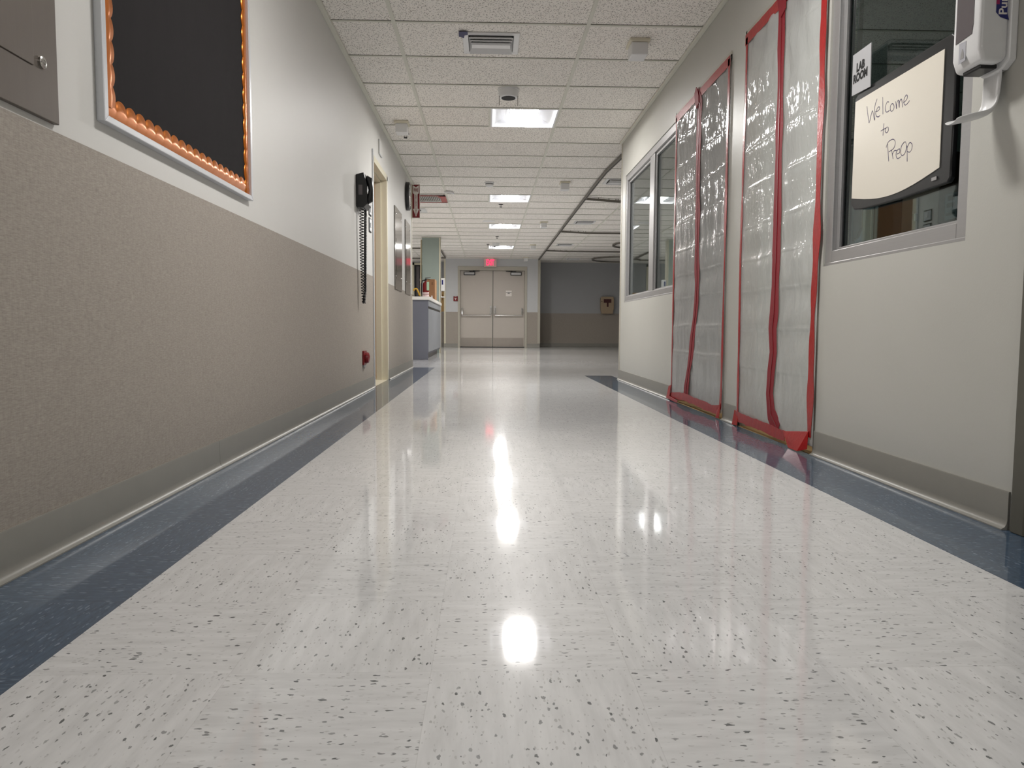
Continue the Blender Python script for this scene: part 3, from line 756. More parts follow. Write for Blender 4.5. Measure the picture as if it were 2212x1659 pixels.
# ---------------------------------------------------------------- ceiling devices
r = empty('round_detector', (0.167, 6.22, CE), 'round white ceiling detector with dark ring and two thin prongs nearest camera', 'detector', 'round pronged ceiling detectors')
MB().lathe([(0.086, 0.0), (0.086, -0.012), (0.080, -0.014), (0.078, -0.060), (0.070, -0.070), (0.0, -0.072)], (0.167, 6.22, CE), n=36).build('body', M_PLWHITE, r, smooth='auto')
MB().lathe([(0.030, -0.0725), (0.056, -0.0725), (0.056, -0.0745), (0.030, -0.0745)], (0.167, 6.22, CE), n=36).build('ring', M_BLKM, r)
for sx in (-1, 1):
    m = MB(); m.tube([(0.167 + sx * 0.074, 6.20, CE - 0.06), (0.167 + sx * 0.074, 6.20, CE - 0.135)], 0.0025, 6); m.build('prong', M_TRACK, r)
place(r, (0.20, 17.25, CE), 'round pronged ceiling detector in front of the farthest ceiling light')
r = empty('smoke_detector', (0.028, 10.10, CE), 'domed white smoke detector with dark slot between first two lights', 'smoke detector')
MB().lathe([(0.062, 0), (0.062, -0.018), (0.052, -0.022), (0.052, -0.030), (0.050, -0.050), (0.040, -0.058), (0, -0.06)], (0.028, 10.10, CE), n=28).build('body', M_PLWHITE, r, smooth='auto')
MB().lathe([(0.0525, -0.024), (0.0525, -0.032)], (0.028, 10.10, CE), n=28).build('slot', M_BLKM, r)
MB().lathe([(0.11, 0), (0.11, -0.005), (0.10, -0.008), (0, -0.009)], (0.03, 13.72, CE), n=28).build('speaker_disc', M_PLWHITE, None, (0.03, 13.72, CE), smooth='auto', label='flat white speaker disc flush with the ceiling before third light', cat='speaker')
def make_box():
    r = empty('signal_box', (1.0, 5.19, CE), 'cream box on the ceiling nearest camera, by wall with plastic sheets', 'ceiling box', 'cream ceiling boxes')
    B(0.934, 1.066, 5.10, 5.27, CE - 0.022, CE).build('plate', M_BEIGEP, r, bevel=0.004)
    B(0.946, 1.054, 5.112, 5.245, CE - 0.105, CE - 0.022).build('lens_cover', M_PLWHITE, r, bevel=0.006)
    return r
sb = make_box()
for x, y, lab in ((-0.795, 7.27, 'cream ceiling box beside the white left hand wall above door'), (1.01, 10.06, 'cream ceiling box level with the smoke detector, second on its side'), (1.012, 13.78, 'cream ceiling box level with third light, over corridor side'), (1.046, 17.50, 'cream ceiling box level with farthest ceiling light'), (1.04, 20.60, 'cream ceiling box nearest the exit sign')):
    place(sb, (x, y, CE), lab.replace('left hand ', 'corridor ').replace('third light', 'the third light'))
r = empty('sprinkler_head', (-0.805, 7.66, CE), 'dark sprinkler head next to cream ceiling box over door side', 'sprinkler', 'dark ceiling sprinklers')
MB().lathe([(0.0, 0), (0.036, -0.002), (0.034, -0.008), (0.014, -0.011), (0, -0.011)], (-0.805, 7.66, CE), n=20).build('escutcheon', M_BLKM, r, smooth='auto')
m = MB()
for sx in (-1, 1): m.tube([(-0.805 + sx * 0.012, 7.66, CE - 0.01), (-0.805 + sx * 0.013, 7.66, CE - 0.042)], 0.003, 6)
m.lathe([(0.0, -0.040), (0.018, -0.040), (0.018, -0.045), (0, -0.046)], (-0.805, 7.66, CE), n=16); m.build('deflector', M_BLKM, r)
MB().lathe([(0.004, -0.012), (0.004, -0.04)], (-0.805, 7.66, CE), n=8).build('bulb', M_CHROME, r)
for x, y, lab in ((0.21, 11.87, 'dark ceiling sprinkler just past the second light'), (0.208, 16.0, 'dark ceiling sprinkler between third and farthest lights'), (0.02, 17.45, 'dark ceiling sprinkler beside the farthest pronged detector')):
    place(sb if False else r, (x, y, CE), lab)
# bent white sign bracket
m = MB(); m.prism([(-0.60, 10.75, CE - 0.006), (-0.515, 10.75, CE - 0.006), (-0.465, 10.86, CE - 0.006), (-0.475, 10.90, CE - 0.006), (-0.525, 10.80, CE - 0.006), (-0.60, 10.80, CE - 0.006)], (0, 0, -0.022))
m.build('ceiling_bracket', M_PLWHITE, None, (-0.54, 10.8, CE), label='small bent white bracket on ceiling beside the red taped grille', cat='bracket')
# red taped return grille
t = empty('return_grille', (-1.1, 11.38, CE), 'white return air grille taped round with red tape on ceiling', 'air grille')
gy0, gy1 = 11.10, 11.66
B(-1.60, -0.66, gy0, gy1, CE - 0.003, CE - 0.001).build('backing', M_TRACK, t)
m = MB(); m.box(-1.63, -0.63, gy0 - 0.02, gy0 + 0.03, CE - 0.012, CE - 0.001); m.box(-1.63, -0.63, gy1 - 0.03, gy1 + 0.02, CE - 0.012, CE - 0.001); m.box(-0.67, -0.63, gy0, gy1, CE - 0.012, CE - 0.001); m.box(-1.63, -1.59, gy0, gy1, CE - 0.012, CE - 0.001); m.build('frame', M_PLWHITE, t)
m = MB(); x = -1.585
while x < -0.685:
    m.prism([(x, gy0 + 0.03, CE - 0.004), (x + 0.003, gy0 + 0.03, CE - 0.004), (x + 0.014, gy0 + 0.03, CE - 0.017), (x + 0.011, gy0 + 0.03, CE - 0.017)], (0, gy1 - gy0 - 0.06, 0)); x += 0.026
m.build('louvre', M_PLWHITE, t)
m = MB(); zz = CE - 0.019
m.box(-1.66, -0.60, gy0 - 0.03, gy0 + 0.02, zz, zz + 0.0015); m.build('tape_strip', M_TAPE, t)
m = MB(); m.box(-1.66, -0.60, gy1 - 0.012, gy1 + 0.035, zz, zz + 0.0015); m.build('tape_strip', M_TAPE, t)
m = MB(); m.prism([(-0.685, gy0 - 0.03, zz), (-0.60, gy0 - 0.03, zz), (-0.596, gy1 + 0.03, zz), (-0.685, gy1 + 0.03, zz), (-0.68, 11.28, zz), (-0.70, 11.22, zz), (-0.72, 11.20, zz), (-0.71, 11.12, zz)], (0, 0, 0.0015)); m.build('tape_strip', M_TAPE, t)
t = empty('ceiling_speaker', (-1.05, 12.55, CE), 'small white square plate on ceiling beyond the red arrow sign', 'ceiling plate')
B(-1.15, -0.985, 12.36, 12.74, CE - 0.012, CE).build('plate', M_PLWHITE, t, bevel=0.003); B(-1.11, -1.07, 12.40, 12.55, CE - 0.016, CE - 0.012).build('slot', M_BLKM, t)

# ---------------------------------------------------------------- curtain tracks
ZT = CE - 0.045
def track(name_pts, label, closed=False):
    pts = [(x, y, ZT) for x, y in name_pts]
    t = empty('curtain_track', (pts[0][0], pts[0][1], ZT), label, 'curtain track', 'ceiling curtain tracks')
    L, Rr = [], []
    m = MB(); d = MB()
    n = len(pts)
    for i in range(n):
        a, b = Vector(pts[max(i - 1, 0)]), Vector(pts[min(i + 1, n - 1)])
        dr = (b - a).normalized(); nr = Vector((-dr.y, dr.x, 0))
        p = Vector(pts[i]); L.append((p, nr))
    w, hh = 0.016, 0.030
    def sweep(mb, w, z0, z1):
        vs = []
        for p, nr in L:
            vs += [p + nr * w + Vector((0, 0, z1)), p - nr * w + Vector((0, 0, z1)), p - nr * w + Vector((0, 0, z0)), p + nr * w + Vector((0, 0, z0))]
        fs = [(0, 1, 2, 3), tuple(4 * (n - 1) + k for k in (3, 2, 1, 0))]
        for i in range(n - 1):
            for k in range(4): fs.append((4 * i + k, 4 * i + (k + 1) % 4, 4 * (i + 1) + (k + 1) % 4, 4 * (i + 1) + k))
        mb.add(vs, fs)
    sweep(m, w, 0.0, hh); m.build('rail', M_TRACK, t)
    sweep(d, 0.006, -0.0015, 0.001); d.build('slot', M_TRACKD, t)
    step = max(1, n // 5)
    for p, _ in L[::step]:
        h = MB(); h.tube([p + Vector((0, 0, hh)), p + Vector((0, 0, CE - ZT))], 0.006, 6); h.build('hanger', M_TRACK, t)
    return t
def bend(x0, y, x1, dep=0.20):
    pts = [(x0, y)]
    for i in range(1, 9):
        a = i / 8 * math.pi / 2
        pts.append((x0 + 0.5 * math.sin(a) * 1.0, y + dep * (1 - math.cos(a)) ** 0.7 if False else y + dep * math.sin(a) ** 0.8))
    pts += [(x0 + 0.9, y + dep + 0.01), (x1, y + dep + 0.01)]
    return pts
track([(1.49, 7.96)] + [(1.415 + 0.06 * max(0, (9.6 - y) / 1.2) ** 2, y) for y in (8.6, 9.2, 9.8)] + [(1.412, 11.10)], 'straight curtain track running from the wall corner along side bay')
track([(1.412, 11.13), (1.412, 14.80)], 'straight curtain track between the first two side bay cross tracks')
track([(1.412, 14.84), (1.412, 18.43)], 'straight curtain track between second and third side bay cross tracks')
track([(1.412, 18.47), (1.412, 20.9)], 'straight curtain track ending at the corner of dark side bay')
track(bend(1.43, 11.11, 5.6), 'curved cross curtain track nearest the wall corner')
track(bend(1.43, 14.83, 5.6), 'curved cross curtain track, second into the side bay')
track(bend(1.43, 18.45, 5.6, 0.16), 'curved cross curtain track, third into the side bay')
def uloop(cx, y0, y1, x1):
    pts = [(x1, y0)]; r = (y1 - y0) / 2
    for i in range(13):
        a = math.pi / 2 + math.pi * i / 12
        pts.append((cx + r + r * math.cos(a) * 1.0, (y0 + y1) / 2 - r * math.sin(a)))
    pts.append((x1, y1)); return pts
track(uloop(2.82, 16.3, 17.9, 5.6), 'looped oval curtain track deeper in side bay, nearer one')
track(uloop(2.84, 19.9, 21.4, 5.6), 'looped oval curtain track close to dark back wall')
track([(-1.117, 18.7), (-1.117, 20.6)] + [(-1.117 - 0.2 * math.sin(a), 20.6 + 0.2 * (1 - math.cos(a))) for a in (0.4, 0.8, 1.2, 1.57)] + [(-2.6, 20.8)], 'curtain track over the nurse area near the teal wall stub')
track([(-5.5, 18.25), (-1.45, 18.2)], 'straight cross curtain track visible between corner and long cream pole')

# ---------------------------------------------------------------- things on the left wall
# steel access panel
t = empty('access_panel', (XL, 1.35, 0.985), 'brushed steel access panel with key lock at edge of wall', 'access panel')
B(XL, XL + 0.012, 0.85, 1.828, 0.987, 2.05).build('frame', M_STEELD, t, bevel=0.0015)
B(XL + 0.012, XL + 0.0145, 0.95, 1.732, 1.090, 1.95).build('door', M_STEELD, t, bevel=0.001)
m = MB(); m.lathe([(0.0135, 0.0), (0.0135, 0.004), (0.010, 0.006), (0.006, 0.006), (0.0055, 0.0035), (0.0, 0.0035)], (XL + 0.012, 1.765, 1.107), 'x', 20); m.build('lock', M_CHROME, t, smooth='auto')
# bulletin board
t = empty('bulletin_board', (XL, 2.63, 1.05), 'aluminium framed bulletin board with black paper and scalloped orange border', 'bulletin board')
by0, by1, bz0, bz1 = 2.022, 3.262, 1.050, 2.06
xf = XL + 0.022
m = MB(); w = 0.022
for pr in (0,):
    # mitred frame, slightly raised outer lip
    a, b, c, d = (by0, bz0), (by1, bz0), (by1, bz1), (by0, bz1)
    ia, ib, ic, idd = (by0 + w, bz0 + w * .85), (by1 - w, bz0 + w * .85), (by1 - w, bz1 - w), (by0 + w, bz1 - w)
    for (p, q, qi, pi) in ((a, b, ib, ia), (b, c, ic, ib), (c, d, idd, ic), (d, a, ia, idd)):
        o = [(XL, p[0], p[1]), (XL, q[0], q[1]), (XL, qi[0], qi[1]), (XL, pi[0], pi[1])]
        m.prism(o, (0.022, 0, 0))
m.build('frame', M_ALUW, t, bevel=0.002)
B(XL + 0.001, XL + 0.009, by0 + w * .8, by1 - w * .8, bz0 + w * .6, bz1 - w * .6).build('backing_paper', M_PAPER, t)
def scallop(p0, p1, inward, wdt, n, amp=0.013, x=XL + 0.0095):
    """strip with one wavy edge; p0->p1 outer edge (y,z), inward unit (y,z)"""
    K = n * 8; out = []; inn = []
    for i in range(K + 1):
        s_ = i / K; y = p0[0] + (p1[0] - p0[0]) * s_; z = p0[1] + (p1[1] - p0[1]) * s_
        ww = wdt + amp * abs(math.sin(math.pi * n * s_)) ** 0.7
        out.append((y, z)); inn.append((y + inward[0] * ww, z + inward[1] * ww))
    m = MB(); vs = []
    for i in range(K + 1):
        bul = 0.004
        mid = ((out[i][0] + inn[i][0]) / 2, (out[i][1] + inn[i][1]) / 2)
        vs += [(x, *out[i]), (x + bul, *mid), (x + 0.001, *inn[i]), (x - 0.0004, *inn[i])]
    fs = []
    for i in range(K):
        for k in range(3): fs.append((4 * i + k, 4 * (i + 1) + k, 4 * (i + 1) + k + 1, 4 * i + k + 1))
    m.add(vs, fs); return m
scallop((by0 + w, bz0 + w * .7 + 0.03), (by0 + w, bz1 - w), (1, 0), 0.046, 16, x=XL + 0.0112).build('border_strip', M_COPPER, t, smooth=True)
scallop((by0 + w, bz0 + w * .7), (by1 - w, bz0 + w * .7), (0, 1), 0.050, 20).build('border_strip', M_COPPER, t, smooth=True)
scallop((by1 - w, bz0 + w * .7), (by1 - w, bz1 - w), (-1, 0), 0.046, 16, x=XL + 0.0105).build('border_strip', M_COPPER, t, smooth=True)
scallop((by0 + w, bz1 - w), (by1 - w, bz1 - w), (0, -1), 0.050, 20).build('border_strip', M_COPPER, t, smooth=True)
# telephone
t = empty('telephone', (XL, 6.0, 1.44), 'black push button telephone with coiled cord hung beside the cream door', 'telephone')
m = MB()
m.prism([(XL, 5.915, 1.445), (XL + 0.055, 5.915, 1.440), (XL + 0.085, 5.915, 1.470), (XL + 0.082, 5.915, 1.62), (XL + 0.060, 5.915, 1.705), (XL, 5.915, 1.690)], (0, 0.20, 0)); m.build('body', M_BLACK, t, bevel=0.006)
m = MB(); m.tube([(XL + 0.075, 5.955, 1.49), (XL + 0.098, 5.955, 1.50), (XL + 0.108, 5.955, 1.575), (XL + 0.098, 5.955, 1.655), (XL + 0.072, 5.955, 1.665)], [0.024, 0.026, 0.017, 0.026, 0.024], 10); m.build('handset', M_BLACK, t, smooth=True)
B(XL + 0.083, XL + 0.086, 6.0, 6.10, 1.50, 1.60).build('keypad', M_PLWHITE, t)
B(XL + 0.020, XL + 0.050, 5.911, 5.916, 1.535, 1.61).build('side_label', M_SMOKE, t)
def coil(pts, r, pitch, n):
    """helix along polyline pts with radius list r"""
    P = [Vector(p) for p in pts]; seg = []; tot = 0
    for a, b in zip(P, P[1:]): seg.append((b - a).length)
    tot = sum(seg); turns = tot / pitch; K = int(turns * 10); out = []
    for i in range(K + 1):
        s_ = tot * i / K; j = 0; u = s_
        while j < len(seg) - 1 and u > seg[j]: u -= seg[j]; j += 1
        c = P[j].lerp(P[j + 1], min(1, u / seg[j])); d = (P[j + 1] - P[j]).normalized()
        e = d.cross(Vector((1, 0, 0))); e.normalize(); f = d.cross(e); a = 2 * math.pi * turns * i / K
        rr = r * (1.0 + 0.5 * (1 - i / K)) if n else r
        out.append(c + e * (rr * math.cos(a)) + f * (rr * math.sin(a)))
    return out
m = MB()
m.tube(coil([(XL + 0.040, 5.955, 1.445), (XL + 0.032, 5.965, 1.20), (XL + 0.038, 5.975, 0.80), (XL + 0.040, 5.99, 0.715)], 0.012, 0.021, 1), 0.0036, 5)
m.tube(coil([(XL + 0.040, 5.99, 0.715), (XL + 0.050, 6.0, 0.80), (XL + 0.055, 6.0, 1.20), (XL + 0.058, 6.0, 1.44)], 0.0095, 0.0085, 0), 0.0034, 5)
m.build('coiled_cord', M_BLACK, t, smooth=True)
m = MB(); m.tube([(XL + 0.05, 6.02, 1.45), (XL + 0.055, 6.08, 1.40), (XL + 0.04, 6.14, 1.415), (XL + 0.01, 6.16, 1.47)], 0.003, 6); m.build('line_cord', M_BLACK, t, smooth=True)
for i, (z0, z1, lab) in enumerate(((1.475, 1.575, 'upper grey wall plate with dark outline between telephone and door'), (1.335, 1.455, 'lower grey wall plate with dark outline between telephone and door'))):
    t = empty('switch_plate', (XL, 6.58, z0), lab, 'switch plate', 'switch plates by the telephone')
    B(XL, XL + 0.006, 6.53, 6.65, z0, z1).build('plate', M_BLKM, t, bevel=0.002); B(XL + 0.006, XL + 0.008, 6.54, 6.64, z0 + 0.01, z1 - 0.01).build('face', M_ALUW, t)
    B(XL + 0.008, XL + 0.014, 6.575, 6.605, (z0 + z1) / 2 - 0.02, (z0 + z1) / 2 + 0.02).build('toggle', M_PLWHITE, t)
t = empty('power_outlet', (XL, 6.18, 0.21), 'red wall outlet cover low on taupe wall beside the door', 'outlet')
B(XL + 0.002, XL + 0.016, 6.13, 6.27, 0.225, 0.338).build('plate', M_RED, t, bevel=0.003)
m = MB(); m.lathe([(0.043, 0.0), (0.046, 0.012), (0.040, 0.028), (0.020, 0.034), (0.0, 0.035)], (XL + 0.016, 6.195, 0.282), 'x', 20); m.build('cover', M_RED, t, smooth='auto')
B(XL + 0.002, XL + 0.012, 6.15, 6.25, 0.205, 0.225).build('cable_end', M_ALU, t, bevel=0.002)
t = empty('door_plaque', (XL, 7.22, 2.12), 'white plaque on the wall above the cream door', 'plaque')
B(XL, XL + 0.010, 7.14, 7.34, 2.122, 2.25).build('plate', M_WHITE, t, bevel=0.001)
m = MB(); m.box(XL + 0.010, XL + 0.012, 7.138, 7.15, 2.122, 2.25); m.box(XL + 0.010, XL + 0.012, 7.14, 7.34, 2.118, 2.128); m.build('edge_strip', M_ALUW, t)
def steel_plate(y0, y1, lab):
    t = empty('steel_panel', (XL, (y0 + y1) / 2, 0.945), lab, 'steel panel', 'stainless wall panels')
    B(XL + 0.0032, XL + 0.011, y0, y1, 0.945, 1.838).build('plate', M_POLISH, t, bevel=0.001)
    B(XL + 0.010, XL + 0.0125, y0 + 0.10, y1 - 0.12, 1.06, 1.50).build('door', M_POLISH, t, bevel=0.0008)
    for yy in (y0 + 0.08, y1 - 0.08):
        for zz in (1.09, 1.76):
            MB().lathe([(0.011, 0), (0.010, 0.005), (0.0, 0.007)], (XL + 0.010, yy, zz), 'x', 12).build('screw', M_CHROME, t, smooth='auto')
steel_plate(8.305, 8.965, 'stainless steel wall panel between the cream door and round clock')
steel_plate(9.37, 9.95, 'stainless steel wall panel below the round clock')
t = empty('round_clock', (XL, 9.57, 1.98), 'round black rimmed clock on the white wall by corridor corner', 'clock')
cc = (XL, 9.57, 2.145)
MB().lathe([(0.170, 0.0), (0.172, 0.010), (0.172, 0.040), (0.166, 0.048), (0.156, 0.048), (0.154, 0.040), (0.0, 0.040)], cc, 'x', 40).build('rim', M_BLACK, t, smooth='auto')
MB().lathe([(0.153, 0.0405), (0.0, 0.0415)], cc, 'x', 40).build('dial', M_SIGNW, t)
m = MB(); m.tube([(XL + 0.044, 9.57, 2.145), (XL + 0.044, 9.63, 2.20)], 0.004, 6); m.tube([(XL + 0.045, 9.57, 2.145), (XL + 0.045, 9.50, 2.24)], 0.003, 6); m.build('hands', M_BLKM, t)
MB().lathe([(0.154, 0.046), (0.11, 0.054), (0.05, 0.058), (0.0, 0.059)], cc, 'x', 32).build('crystal', mat_glass('clock_glass', (0.95, 0.95, 0.95), 0.08, 0.9), t, smooth=True)
# fire extinguisher flag sign
t = empty('arrow_sign', (-0.945, 10.25, 1.97), 'red projecting fire extinguisher arrow sign at the corridor corner', 'sign')
sx0, sx1, sz0, sz1, sy = -0.992, -0.898, 1.985, 2.440 - 0.03, 10.262
sz1 = 2.425
sz0 = 1.985
B(sx0 - 0.006, sx1 + 0.006, sy, sy + 0.006, sz0 - 0.006, sz1 - 0.004).build('backing', M_SIGNW, t)
B(sx0, sx1, sy - 0.002, sy, sz0, sz1 - 0.010).build('red_face', M_SIGNR, t)
xm = (sx0 + sx1) / 2; q = sy - 0.003
zt = sz1 - 0.018
m = MB(); m.prism([(xm - 0.040, q, zt), (xm, q, zt - 0.024), (xm + 0.040, q, zt), (xm + 0.040, q, zt - 0.100), (xm + 0.022, q, zt - 0.118), (xm + 0.022, q, sz0 + 0.115), (xm + 0.040, q, sz0 + 0.115), (xm, q, sz0 + 0.010), (xm - 0.040, q, sz0 + 0.115), (xm - 0.022, q, sz0 + 0.115), (xm - 0.022, q, zt - 0.118), (xm - 0.040, q, zt - 0.100)], (0, 0.0012, 0)); m.build('arrow', M_SIGNW, t)
m = MB(); m.text('FIRE', (xm, q - 0.0004, zt - 0.064), (1, 0, 0), (0, 0, 1), 0.058, 0.0008, sx=0.55, bold=0.02)
zz = zt - 0.132
for chx in 'EXTINGUISHER':
    m.text(chx, (xm, q - 0.0004, zz), (1, 0, 0), (0, 0, 1), 0.026, 0.0008, bold=0.02); zz -= 0.0222
m.build('lettering', M_SIGNR, t)
B(sx0 - 0.012, sx0, sy - 0.012, sy + 0.012, sz0, sz1).build('bracket', M_CREAM, t)

# ---------------------------------------------------------------- hand sanitiser on the teal stub
def text_sub(m, s, o, xd, yd, size, **k): m.text(s, o, xd, yd, size, **k)
t = empty('hand_sanitizer', (-0.98, 16.26, 1.18), 'white hand sanitizer dispenser on the side of the teal wall stub', 'dispenser', 'white sanitizer dispensers')
B(-0.980, -0.895, 16.19, 16.33, 1.31, 1.575).build('housing', M_PLWHITE, t, bevel=0.012)
B(-0.955, -0.925, 16.186, 16.19, 1.44, 1.535).build('logo', M_NAVY, t)
m = MB(); m.tube([(-0.975, 16.21, 1.32), (-0.975, 16.21, 1.21), (-0.96, 16.21, 1.185), (-0.90, 16.21, 1.18)], 0.009, 8); m.box(-0.975, -0.90, 16.20, 16.32, 1.172, 1.184); m.build('drip_tray', M_PLWHITE, t, smooth='auto')

# ---------------------------------------------------------------- back bay box
t = empty('beige_dispenser', (3.49, YBACK, 0.96), 'beige rounded wall box with maroon label on the dark back wall', 'wall box')
m = MB(); m.prism([(3.33, YBACK, 0.965), (3.655, YBACK, 0.965), (3.685, YBACK, 1.10), (3.685, YBACK, 1.40), (3.665, YBACK, 1.455), (3.32, YBACK, 1.455), (3.30, YBACK, 1.40), (3.30, YBACK, 1.10)], (0, -0.15, 0)); m.build('body', M_BOXTAN, t, bevel=0.012)
yb = YBACK - 0.152
m = MB(); m.box(3.385, 3.605, yb, yb + 0.003, 1.28, 1.385); m.box(3.475, 3.525, yb, yb + 0.003, 1.165, 1.28); m.build('label_plate', M_BROWNR, t)
MB().lathe([(0.012, 0), (0.010, -0.008), (0, -0.008)], (3.33, YBACK - 0.15, 1.32), 'y', 12).build('lock', M_BLKM, t)

# ---------------------------------------------------------------- plastic sheets
def sheet(opn, zipc, left, right, topz, folds, label, seed, wid):
    y0, y1, hh = opn[0] - 0.005, opn[1] + 0.01, topz
    t = empty('plastic_barrier', (XR, (y0 + y1) / 2, 0), label, 'plastic sheet', 'taped zipper plastic sheets')
    ny, nz = 130, 270
    def zip_y(z):
        for (a, b), (c, d) in zip(zipc, zipc[1:]):
            if d <= z <= b: return a + (c - a) * (b - z) / max(1e-6, b - d)
        return zipc[-1][0] if z < zipc[-1][1] else zipc[0][0]
    N3 = lambda a, b, c: noise.noise(Vector((a, b, c)))
    m = MB(); vs = []
    for j in range(nz + 1):
        z = 0.035 + (hh - 0.035) * j / nz
        zy = zip_y(z)
        for i in range(ny + 1):
            s_ = i / ny; y = y0 + (y1 - y0) * s_
            e = min((y - y0), (y1 - y), (hh - z))
            mask = max(0.0, min(1.0, (e - 0.03) / 0.05)) * max(0.15, min(1.0, (abs(y - zy) - 0.02) / 0.05)) * min(1.0, 0.25 + z * 2.5)
            act = max(0.0, min(1.0, 0.5 + 1.5 * N3(y * 2.2, z * 1.3, seed + 41)))
            dx = 0.0
            for fz in folds:
                dz = z - fz - 0.010 * N3(y * 3, fz * 9, seed)
                if abs(dz) < 0.2:
                    dx += -0.0060 * math.exp(-(dz / 0.0055) ** 2) * (0.55 + 0.6 * N3(y * 6, fz * 7, seed + 3))
                    dx += 0.006 * math.tanh(dz / 0.04) * (1 if int(fz * 20) % 2 else -1) * math.exp(-(dz / 0.09) ** 2)
            dx += 0.009 * N3(y * 4.0, z * 1.2, seed)
            dx += 0.0085 * N3(y * 12.0, z * 1.7, seed + 7)
            dx += act * (0.0065 * (0.5 - abs(N3(y * 15.0 + z * 3.0, z * 4.0, seed + 21))) + 0.0065 * (0.5 - abs(N3(y * 17.0 - z * 5.0, z * 3.0, seed + 31))) - 0.006)
            dx += act * 0.0018 * N3(y * 36.0, z * 12.0, seed + 11)
            if z > 1.55:   # drape folds fanning out from the top of the zip
                u = (y - zipc[0][0]) / 0.35; k = (z - 1.55) / 0.5
                dx += 0.007 * k * math.sin(u * 11.0 + k * 7.0 * (1 if u > 0 else -1))
            if z < 0.45:   # the loose foot sags inwards in broad folds
                k = (0.45 - z) / 0.45
                dx += 0.014 * k * math.sin((y - y0) / (y1 - y0) * 7.5 + seed)
            vs.append((XR - 0.010 + mask * max(-0.022, min(0.02, dx)), y, z))
    fs = [(j * (ny + 1) + i, j * (ny + 1) + i + 1, (j + 1) * (ny + 1) + i + 1, (j + 1) * (ny + 1) + i) for j in range(nz) for i in range(ny)]
    m.add(vs, fs); m.build('film', M_FILM, t, smooth=True)
    xz = XR - 0.0155
    def dense(pts, k=6):
        out = []
        for (a, b), (c, d) in zip(pts, pts[1:]):
            for i in range(k): out.append((a + (c - a) * i / k, b + (d - b) * i / k))
        return out + [pts[-1]]
    def wavy(pts, w, amp, sd):
        p = dense(pts); return p, [w * (1 + amp * noise.noise(Vector((z * 6, sd, y)))) for y, z in p]
    p, w = wavy(zipc, wid, 0.35, seed)
    z_ = MB().ribbon(p, w, xz, 0.0015).build('zipper', M_ZIP, t)
    MB().ribbon(p, 0.009, xz - 0.0012, 0.0025).build('zip_teeth', M_SIGNR, z_)
    for pts, w0 in ((left, 0.026), (right, 0.050 if wid < 0.09 else 0.030)):
        p, w = wavy(pts, w0, 0.7, seed + 5)
        MB().ribbon(p, w, XR - 0.0125, 0.0015).build('tape_strip', M_TAPE, t)
    p = [(y0 + 0.005 + (y1 - y0 - 0.01) * i / 24, topz - 0.028 + 0.003 * noise.noise(Vector((i * .7, seed, 0)))) for i in range(25)]
    MB().ribbon(p, 0.055, XR - 0.0128, 0.0012).build('tape_strip', M_TAPE, t)
    # knot of tape where the zip meets the top edge
    ky, kz = zipc[0][0], min(topz + 0.005, zipc[0][1] + 0.03)
    m = MB(); m.ribbon([(ky + 0.03, topz + 0.015), (ky + 0.01, topz - 0.01), (ky - 0.015, topz - 0.06), (ky - 0.03, topz - 0.10)], [0.05, 0.075, 0.085, 0.06], XR - 0.018, 0.004); m.build('tape_fold', M_ZIP, t, bevel=0.001)
    return t, XR - 0.012
ZIP1 = [(5.03, 2.07), (5.011, 2.025), (4.955, 1.966), (4.970, 1.883), (4.971, 1.721), (4.970, 1.525), (4.952, 1.276), (4.952, 1.029), (4.946, 0.957), (4.930, 0.831), (4.938, 0.691), (4.967, 0.591), (5.015, 0.464), (5.041, 0.352), (5.096, 0.237), (5.140, 0.119), (5.150, 0.060)]
ZIP2 = [(3.600, 2.08), (3.597, 1.84), (3.590, 1.663), (3.588, 1.429), (3.586, 1.251), (3.580, 1.072), (3.579, 0.862), (3.580, 0.732), (3.584, 0.599), (3.598, 0.532), (3.580, 0.416), (3.600, 0.323), (3.612, 0.217), (3.583, 0.120), (3.49, 0.058)]
P1L = [(5.578, 2.049), (5.572, 1.824), (5.568, 1.457), (5.571, 1.043), (5.572, 0.635), (5.574, 0.163), (5.580, 0.05)]
P1R = [(4.383, 2.055), (4.378, 1.835), (4.384, 1.624), (4.380, 1.373), (4.376, 0.934), (4.378, 0.687), (4.377, 0.391), (4.380, 0.166), (4.392, 0.06)]
P2L = [(4.088, 2.06), (4.083, 1.745), (4.094, 1.553), (4.096, 1.149), (4.100, 0.913), (4.088, 0.539), (4.084, 0.26), (4.080, 0.05)]
P2R = [(3.150, 2.06), (3.152, 1.679), (3.144, 1.472), (3.150, 1.319), (3.148, 1.163), (3.146, 0.901), (3.158, 0.645), (3.160, 0.484), (3.158, 0.322), (3.155, 0.07)]
t1, xb1 = sheet(O1, ZIP1, P1L, P1R, 2.07, [0.37, 0.55, 0.74, 0.90, 1.08, 1.27, 1.47, 1.67, 1.86], 'taped grey translucent plastic sheet with red zipper next to the two pane window', 3.0, 0.098)
t2, xb2 = sheet(O2, ZIP2, P2L, P2R, 2.08, [0.33, 0.53, 0.72, 0.89, 1.06, 1.26, 1.46, 1.66, 1.87], 'taped white plastic sheet with red zipper next to lab room window', 8.0, 0.086)
